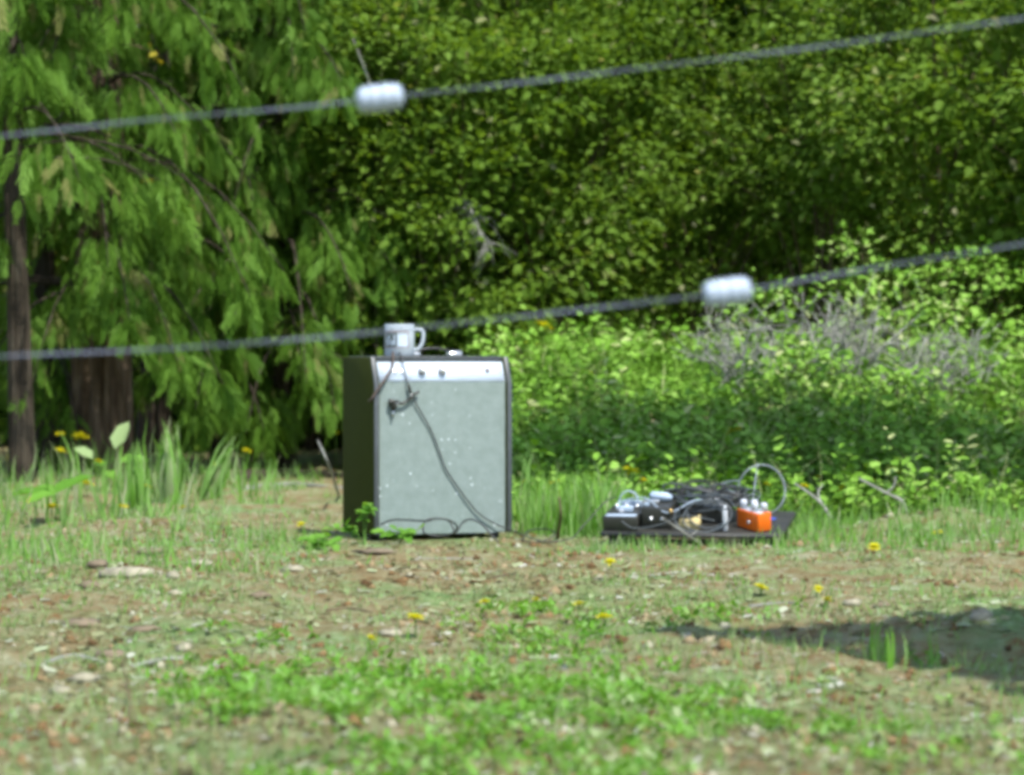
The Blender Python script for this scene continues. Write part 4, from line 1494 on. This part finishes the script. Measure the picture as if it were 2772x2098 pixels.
# small bushes on the bank
G_S = 'small bushes on the bank'
for i, (lb, px, Y, h, sp, nc, lf, ts) in enumerate((
        ('small lime green bush growing through the left dead brush', 2090, 13.0, 0.42, 0.22, 26, 0.035, 0.2),
        ('small lime green bush at the right end of the dead brush', 2480, 12.8, 0.50, 0.24, 30, 0.036, 0.25),
        ('upright lime sapling above the dead brush', 2330, 13.3, 0.75, 0.16, 24, 0.036, 0.3),
        ('pale bush at the right edge above the bank', 2650, 13.2, 0.6, 0.24, 30, 0.036, 0.2),
        ('lime weed clump in front of the tall dead brush', 2200, 12.2, 0.26, 0.18, 22, 0.032, 0.2),
        ('lime weed clump between the two right heaps of dead brush', 2400, 12.1, 0.22, 0.20, 22, 0.032, 0.22),
        ('small bush at the left end of the bank top', 1450, 13.2, 0.35, 0.22, 24, 0.035, 0.1),
        ('small leafy bush in the shade behind the gear', 1960, 10.9, 0.28, 0.16, 20, 0.032, 0.15),
        ('low dark bush in the shade at the right end of the bank', 2420, 10.9, 0.30, 0.26, 34, 0.034, -0.1),
        ('low dark bush in the shade right of the amplifier', 1560, 11.0, 0.24, 0.24, 30, 0.034, -0.05))):
    broadleaf('small_bush', lb, 'bush', on_ground(px, Y), h, sp, 8, nc, lf, M_bank, seed=60 + i, group=G_S, tshift=ts, per=22, clump_r=0.06, zmin=0.03, stem_r=0.004)


# dead grey brush on the bank
def dead_brush(label, base, n, h, spread, seed, lean=0.0):
    root = thing('dead_brush', label, 'dead brush', base, group='dead grey brush on the bank')
    rg = np.random.default_rng(seed)
    main, tw = FM(), FM()
    for i in range(n):
        a = rg.uniform(0, 2 * np.pi)
        r = rg.uniform(0.2, 1) * spread
        e = np.array([math.cos(a) * r + lean, math.sin(a) * r * 0.5, h * rg.uniform(0.25, 1.0)])
        s = np.array([rg.normal(0, spread * 0.3), rg.normal(0, 0.05), -0.02])
        m = (s + e) / 2 + rg.normal(0, 0.05, 3)
        S = spline([s, m, e], 9)
        main.tube(S, np.linspace(0.0065, 0.002, 9) * rg.uniform(0.6, 1.3), 5)
        for k in range(5):
            q = S[rg.integers(3, 9)]
            d = unit(rg.normal(0, 1, 3) + [0, 0, 0.5])
            ln = rg.uniform(0.06, 0.18)
            tw.tube(np.array([q, q + d * ln * 0.5 + rg.normal(0, 0.01, 3), q + d * ln]), [0.0026, 0.002, 0.0012], 4)
    main.build('branch', M_deadwood, root, smooth=True)
    tw.build('twig', M_deadwood, root, kind='stuff')


dead_brush('left heap of dead grey brush below the lower insulator', on_ground(2010, 12.5) + [0, 0, 0.06], 26, 0.26, 0.24, 1)
dead_brush('tall dead grey brush in the middle of the bank top', on_ground(2290, 12.6) + [0, 0, 0.06], 40, 0.36, 0.36, 2)
dead_brush('low dead grey brush at the right end of the bank top', on_ground(2520, 12.4) + [0, 0, 0.06], 30, 0.18, 0.32, 3)
def hanging_wisps(label, tip, root_pt, seed):
    rg = np.random.default_rng(seed)
    tip, root_pt = np.asarray(tip, float), np.asarray(root_pt, float)
    root = thing('lichened_branch', label, 'dead branch', root_pt)
    S = spline([root_pt, (root_pt + tip) / 2 + [0, 0, 0.16], tip], 24)
    f = FM()
    f.tube(S, np.linspace(0.012, 0.003, 24), 6)
    f.build('branch', M_deadwood, root, smooth=True, origin=root_pt)
    f = FM()
    for i in range(70):
        p = S[rg.integers(11, 24)]
        d = np.array([rg.normal(0.0, 0.5), rg.normal(-0.1, 0.4), -rg.uniform(0.3, 1.3)])
        L = rg.uniform(0.05, 0.19)
        f.tube(np.array([p, p + d * L * 0.5 + [rg.normal(0, 0.012), 0, 0.02], p + d * L]), [0.0022, 0.0018, 0.001], 4)
    f.build('lichen', M_deadwood, root, origin=root_pt, kind='stuff')


hanging_wisps('grey lichened branch drooping in front of the wood above the mug', W(1318, 670, 14.0), W(1190, 600, 14.5), 4)


def stick(label, pts, r, mat=M_deadwood, cat='stick', forks=()):
    pts = [np.asarray(p, float) for p in pts]
    root = thing('dead_stick', label, cat, pts[0], group='dead sticks')
    f = FM()
    f.tube(spline(pts, 14), np.linspace(r, r * 0.45, 14), 6)
    o = f.build('stick', mat, root, smooth=True, origin=pts[0])
    for fk in forks:
        f = FM()
        f.tube(spline([np.asarray(p, float) for p in fk], 8), np.linspace(r * 0.6, r * 0.25, 8), 5)
        f.build('fork', mat, o, smooth=True, origin=pts[0])


stick('pale stick leaning left of the amplifier', [GP(918, 1345), W(890, 1260, 10.6), W(860, 1192, 10.7)], 0.006)
stick('grey stick propped up right of the wire hoop', [W(2250, 1405, 9.6), W(2225, 1365, 9.6), W(2190, 1335, 9.6), W(2150, 1308, 9.6)], 0.007, forks=[[W(2225, 1365, 9.6), W(2215, 1335, 9.65), W(2228, 1310, 9.7)]])
stick('bent grey stick behind the board at the right', [W(2455, 1410, 9.9), W(2445, 1360, 9.9), W(2400, 1335, 9.9), W(2325, 1295, 9.9)], 0.008, forks=[[W(2400, 1335, 9.9), W(2420, 1315, 9.9), W(2425, 1290, 9.9)]])
stick('pale forked stick at the right edge', [GP(2600, 1432), W(2640, 1415, 9.5), W(2680, 1390, 9.5)], 0.006, forks=[[W(2640, 1415, 9.5), W(2665, 1418, 9.5), W(2690, 1412, 9.5)]])
stick('thin dark stem standing between the amplifier and the board', [GP(1508, 1462), W(1518, 1400, 9.02), W(1514, 1345, 9.02)], 0.006, M_twig)
stick('thin pale crossed stick in front of the board', [GP(1905, 1478), W(1850, 1440, 8.72), W(1790, 1400, 8.74)], 0.003, M_deadwood)
stick('second thin pale stick crossing in front of the board', [GP(1840, 1475), W(1868, 1452, 8.70), W(1890, 1435, 8.72)], 0.003, M_deadwood)
stick('dark stick standing up at the lower left', [GP(348, 1960), W(345, 1860, 4.7), W(330, 1795, 4.75)], 0.0028, M_twig)
stick('pale twig hanging in the wood above the upper insulator', [W(1005, 240, 14.0), W(985, 180, 14.0), W(955, 105, 14.0)], 0.006)
stick('bleached stick lying behind the left side of the amplifier', [GP(660, 1325), GP(780, 1314), GP(930, 1322)], 0.016, M_deadwood)
stick('weathered grey log lying in the shade left of the amplifier', [GP(655, 1300), GP(790, 1290), GP(930, 1296)], 0.050, M_barkdark)
stick('thin straw-coloured stick on the soil before the amplifier', [GP(1125, 1518), GP(1200, 1516), GP(1280, 1517)], 0.005)
stick('thin stick on the soil at the lower left', [GP(360, 1810), GP(430, 1792), GP(500, 1785)], 0.006)


stick('curved pale twig on the soil below the board', [GP(1760, 1560), GP(1850, 1552), GP(1930, 1562)], 0.004)
stick('short brown twig on the soil in the centre', [GP(1330, 1570), GP(1385, 1562), GP(1430, 1572)], 0.005, M_twig)
stick('brown twig on the soil left of the lone flower', [GP(880, 1660), GP(950, 1648), GP(1010, 1660)], 0.005, M_twig)
stick('pale twig on the soil at the right above the shaded rut', [GP(2030, 1645), GP(2120, 1636), GP(2200, 1648)], 0.004)
stick('bleached twig lying in the lower left corner', [GP(120, 1800), GP(200, 1780), GP(290, 1800)], 0.005)


# ------------------------------------------------------------------ stones and bark pieces on the soil
def stone(label, px, py, wpx, hpx, mat, seed, name='stone', cat='stone', group='stones on the soil'):
    b = GP(px, py)
    s = b[1] / F
    rg = np.random.default_rng(seed)
    root = FM()
    n, m = 7, 12
    vs, fs = [], []
    for i in range(n):
        t = math.pi * i / (n - 1)
        for j in range(m):
            a = 2 * math.pi * j / m
            k = 1 + 0.7 * (float(vnoise(math.cos(a) * 2 + 7, math.sin(a) * 2 + t * 1.5, 0.8, seed)) - 0.5)
            vs.append((math.sin(t) * math.cos(a) * wpx * s * 0.5 * k, math.sin(t) * math.sin(a) * wpx * s * 0.4 * k, -math.cos(t) * hpx * s * 0.5 * k + hpx * s * 0.10))
    for i in range(n - 1):
        for j in range(m):
            j2 = (j + 1) % m
            fs.append((i * m + j, i * m + j2, (i + 1) * m + j2, (i + 1) * m + j))
    root.add(vs, fs)
    o = root.build(name, mat, smooth=True)
    o.location = b
    o.rotation_euler = (0, 0, rg.uniform(-0.4, 0.4))
    tag(o, label, cat, group)


for i, (lb, px, py, wp, hp_, mt) in enumerate((
        ('upright pale stone on the bare soil at the left', 468, 1568, 34, 30, M_stone),
        ('flat pale stone just below the upright pale stone', 474, 1612, 48, 24, M_stone),
        ('long pale stone lying slanted below the lime weed', 796, 1546, 70, 22, M_stone),
        ('pale flat slab at the upper left of the soil', 540, 1530, 80, 20, M_stone),
        ('wide grey-green slab at the upper left of the soil', 340, 1560, 150, 34, M_stone),
        ('round pale stone at the left below the dark hollow', 495, 1760, 52, 30, M_stone),
        ('pale grey stone lying left of the lone yellow flower', 1058, 1722, 70, 26, M_stone),
        ('pale stone at the lower edge left of the centre', 1300, 1920, 60, 22, M_stone),
        ('grey stone at the right edge above the shaded rut', 2650, 1680, 70, 44, M_stone),
        ('pale grey stone at the lower left corner', 225, 1845, 80, 34, M_stone),
        ('second pale grey stone at the lower left corner', 165, 1880, 70, 30, M_stone),
        ('grey stone among the litter at the right above the rut', 2310, 1640, 50, 20, M_stone))):
    stone(lb, px, py, wp, hp_, mt, i)
for i, (lb, px, py, wp, hp_) in enumerate((
        ('dark bark piece at the upper left of the soil', 410, 1500, 90, 16),
        ('brown bark piece at the left edge of the bare soil', 265, 1540, 60, 26),
        ('brown bark piece left of the flat slab', 245, 1590, 60, 26),
        ('dark bark piece below the lime weed', 1020, 1494, 120, 14),
        ('brown bark piece in the middle left of the soil', 700, 1625, 60, 24),
        ('dark bark piece in the hollow at the left', 220, 1695, 120, 32),
        ('second dark bark piece in the hollow at the left', 390, 1712, 80, 26),
        ('brown bark piece beside the lone yellow flower', 1175, 1680, 44, 20),
        ('brown bark piece above the weeds in the centre', 1540, 1742, 90, 26),
        ('brown bark piece lying right of the weeds', 2390, 1645, 46, 20),
        ('dark bark piece in the lower left corner', 300, 1780, 90, 28))):
    stone(lb, px, py, wp, hp_, M_darkstone, 40 + i, 'bark_piece', 'bark', 'bark pieces on the soil')


# ------------------------------------------------------------------ yellow flowers
def flower(label, base, head, r, seed, grp='yellow flowers of the clearing'):
    rg = np.random.default_rng(seed)
    base, head = np.asarray(base, float), np.asarray(head, float)
    root = thing('yellow_flower', label, 'flower', base, group=grp)
    f = FM()
    f.tube(spline([base - [0, 0, 0.005], (base + head) / 2 + rg.normal(0, 0.006, 3), head], 8), 0.0016, 4, 0.6)
    f.build('stem', M_stem, root, origin=base)
    f = FM()
    n = 12
    a = np.linspace(0, 2 * np.pi, n, endpoint=False) + rg.uniform(0, 1)
    up = rg.uniform(0.1, 0.7, n)
    til = rg.normal(0, 0.3, 2)
    ax = np.stack([np.cos(a), np.sin(a), up + np.cos(a) * til[0] + np.sin(a) * til[1]], 1)
    nr = np.stack([-np.cos(a) * up, -np.sin(a) * up, np.ones(n)], 1)
    f.cards(LEAF6, np.repeat(head[None], n, 0), ax, nr, r, r * 0.6, rg.uniform(0, 1, n))
    f.cards(LEAF6, np.repeat(head[None] + [0, 0, 0.002], n, 0), ax + [0, 0, 0.8], nr, r * 0.6, r * 0.4, rg.uniform(0, 0.5, n))
    f.build('petals', M_petal, root, origin=base)


def flower_px(label, px, py, root_py, r, seed, grp='yellow flowers of the clearing'):
    b = GP(px, root_py)
    h = W(px, py, b[1])
    flower(label, b, h, 1.85 * r * b[1] / F, seed, grp)


for i, (lb, px, py, rp, r) in enumerate((
        ('largest yellow flower standing alone on the soil below the amplifier', 1124, 1676, 1735, 15),
        ('yellow flower above the weeds in the centre foreground', 1636, 1674, 1700, 14),
        ('tall narrow yellow flower left of the centre weeds', 1567, 1638, 1690, 11),
        ('small yellow flower at the left end of the centre weeds', 1313, 1632, 1665, 10),
        ('tiny yellow flower beside the pale grey stone', 1005, 1730, 1760, 9),
        ('tiny yellow flower above the centre weeds', 1452, 1626, 1660, 8),
        ('yellow flower on the soil below the left end of the board', 1652, 1524, 1545, 11),
        ('yellow flower on the soil below the right end of the board', 2060, 1593, 1618, 13),
        ('yellow flower right of and below the board', 2367, 1483, 1520, 12),
        ('small yellow flower at the right above the rut', 2215, 1596, 1620, 9),
        ('lowest small yellow flower at the right above the rut', 2240, 1625, 1650, 9),
        ('yellow flower on the low mound at the right edge', 2538, 1446, 1465, 10),
        ('yellow flower just left of the amplifier foot', 815, 1421, 1450, 8),
        ('tall yellow flower above the left end of the board', 1707, 1276, 1400, 14),
        ('small yellow flower beside the tall one above the board', 1742, 1302, 1400, 8),
        ('yellow flower beside the right edge of the amplifier', 1426, 1306, 1390, 8),
        ('tall yellow flower between the amplifier and the board', 1507, 1312, 1390, 13),
        ('bright yellow flower left of the board', 1566, 1336, 1400, 13),
        ('yellow bud left of the white wire', 1626, 1309, 1395, 9),
        ('small low yellow flower left of the board', 1553, 1384, 1415, 8),
        ('yellow flower above the cable coils', 1878, 1292, 1390, 10),
        ('bright yellow flower right of the wire hoop', 2272, 1328, 1400, 14),
        ('tall yellow flower at the right of the shaded bank', 2418, 1277, 1385, 16),
        ('small yellow flower between the hoop and the grass tuft', 2176, 1318, 1400, 10),
        ('low yellow flower right of the board', 2173, 1372, 1415, 9),
        ('yellow flower in the shade above the cable coils', 1988, 1168, 1270, 15),
        ('yellow flower in front of the thick red-brown trunk', 218, 1186, 1300, 15),
        ('upper small yellow flower left of the red-brown trunk', 163, 1178, 1300, 9),
        ('lower small yellow flower left of the red-brown trunk', 163, 1222, 1310, 10),
        ('yellow flower beside the pale broad leaves', 236, 1312, 1350, 12),
        ('yellow flower at the left edge', 86, 1356, 1390, 10),
        ('pair-like yellow flower near the left edge', 140, 1374, 1400, 13),
        ('yellow flower at the foot of the thin stem', 590, 1262, 1300, 10),
        ('orange-yellow flower right of the thin stem', 668, 1222, 1290, 9),
        ('yellow flower behind the left side of the amplifier', 910, 1176, 1280, 9),
        ('tall yellow flower on the bank top right of the amplifier', 1472, 885, 985, 15),
        ('yellow flower below the tall one on the bank top', 1437, 930, 1000, 11),
        ('small yellow flower on the bank right of the amplifier', 1596, 1012, 1050, 8),
        ('low yellow flower on the bank beside the amplifier', 1467, 973, 1010, 9),
        ('small yellow flower in the dead brush', 2346, 882, 920, 9),
        ('small yellow flower at the right end of the dead brush', 2646, 932, 960, 8))):
    flower_px(lb, px, py, rp, r, i)

rgf = np.random.default_rng(63)
ORD = ('first', 'second', 'third', 'fourth', 'fifth', 'sixth', 'seventh', 'eighth', 'ninth')
for n, p0, p1, r0, r1, txt in ((7, 1410, 1640, 1370, 1408, '%s small yellow flower from the amplifier in the grass before the board'),
                               (9, 1700, 2480, 1370, 1408, '%s small yellow flower from the left in the grass behind the board'),
                               (5, 120, 620, 1330, 1420, '%s small yellow flower from the left in the grass below the conifers')):
    for i, px in enumerate(sorted(rgf.uniform(p0, p1, n))):
        rp = rgf.uniform(r0, r1)
        flower_px(txt % ORD[i], px, rp - rgf.uniform(25, 100), rp, rgf.uniform(6, 10), 200 + i + n * 10, 'small yellow flowers in the grass')

# pale seed heads above the bank
for i, (lb, px, py, rp) in enumerate((('tall pale seed head above the bank', 1619, 848, 980), ('second pale seed head above the bank', 1883, 870, 985))):
    b = GP(px, rp)
    h = W(px, py, b[1])
    root = thing('seed_head', lb, 'seed head', b, group='seed heads')
    f = FM()
    f.tube(np.array([b, (b + h) / 2, h]), 0.003, 5, 0.8)
    f.build('stem', M_stem, root, origin=b)
    f = FM()
    f.lathe([(0.004, 0), (0.013, 0.012), (0.012, 0.026), (0.004, 0.034)], 10, h[0], h[1], h[2])
    f.build('head', M_stone, root, origin=b)


# yellow leaves hanging in the conifers
def hanging_leaves(label, px, py, Y, n, L, spread, seed):
    c = W(px, py, Y)
    root = thing('yellow_leaf_cluster', label, 'leaves', c, group='yellow leaves in the conifers')
    rg = np.random.default_rng(seed)
    f = FM()
    pos = rg.normal(0, 1, (n, 3)) * np.array(spread)
    ax = rnd_dirs(n, -0.6, 0.3)
    f.cards(LEAF6, pos, ax, np.stack([rg.normal(0, 0.3, n), np.full(n, -0.9), np.full(n, 0.5)], 1), L * rg.uniform(0.7, 1.2, n), L * 0.6, rg.uniform(0, 1, n))
    f.build('leaf_blades', M_yellowleaf, root)
    f = FM()
    f.tube(np.array([(0, 0.02, 0), (-0.10, 0.12, 0.05), (-0.2, 0.3, 0.08)]), [0.003, 0.004, 0.005], 5)
    f.build('twig', M_twig, root)


hanging_leaves('small bright yellow leaf cluster in the conifers at the left', 415, 492, 13.3, 6, 0.035, (0.03, 0.02, 0.010), 1)
hanging_leaves('dull yellow leaf cluster at the top of the conifers', 428, 150, 13.3, 4, 0.05, (0.015, 0.02, 0.05), 2)
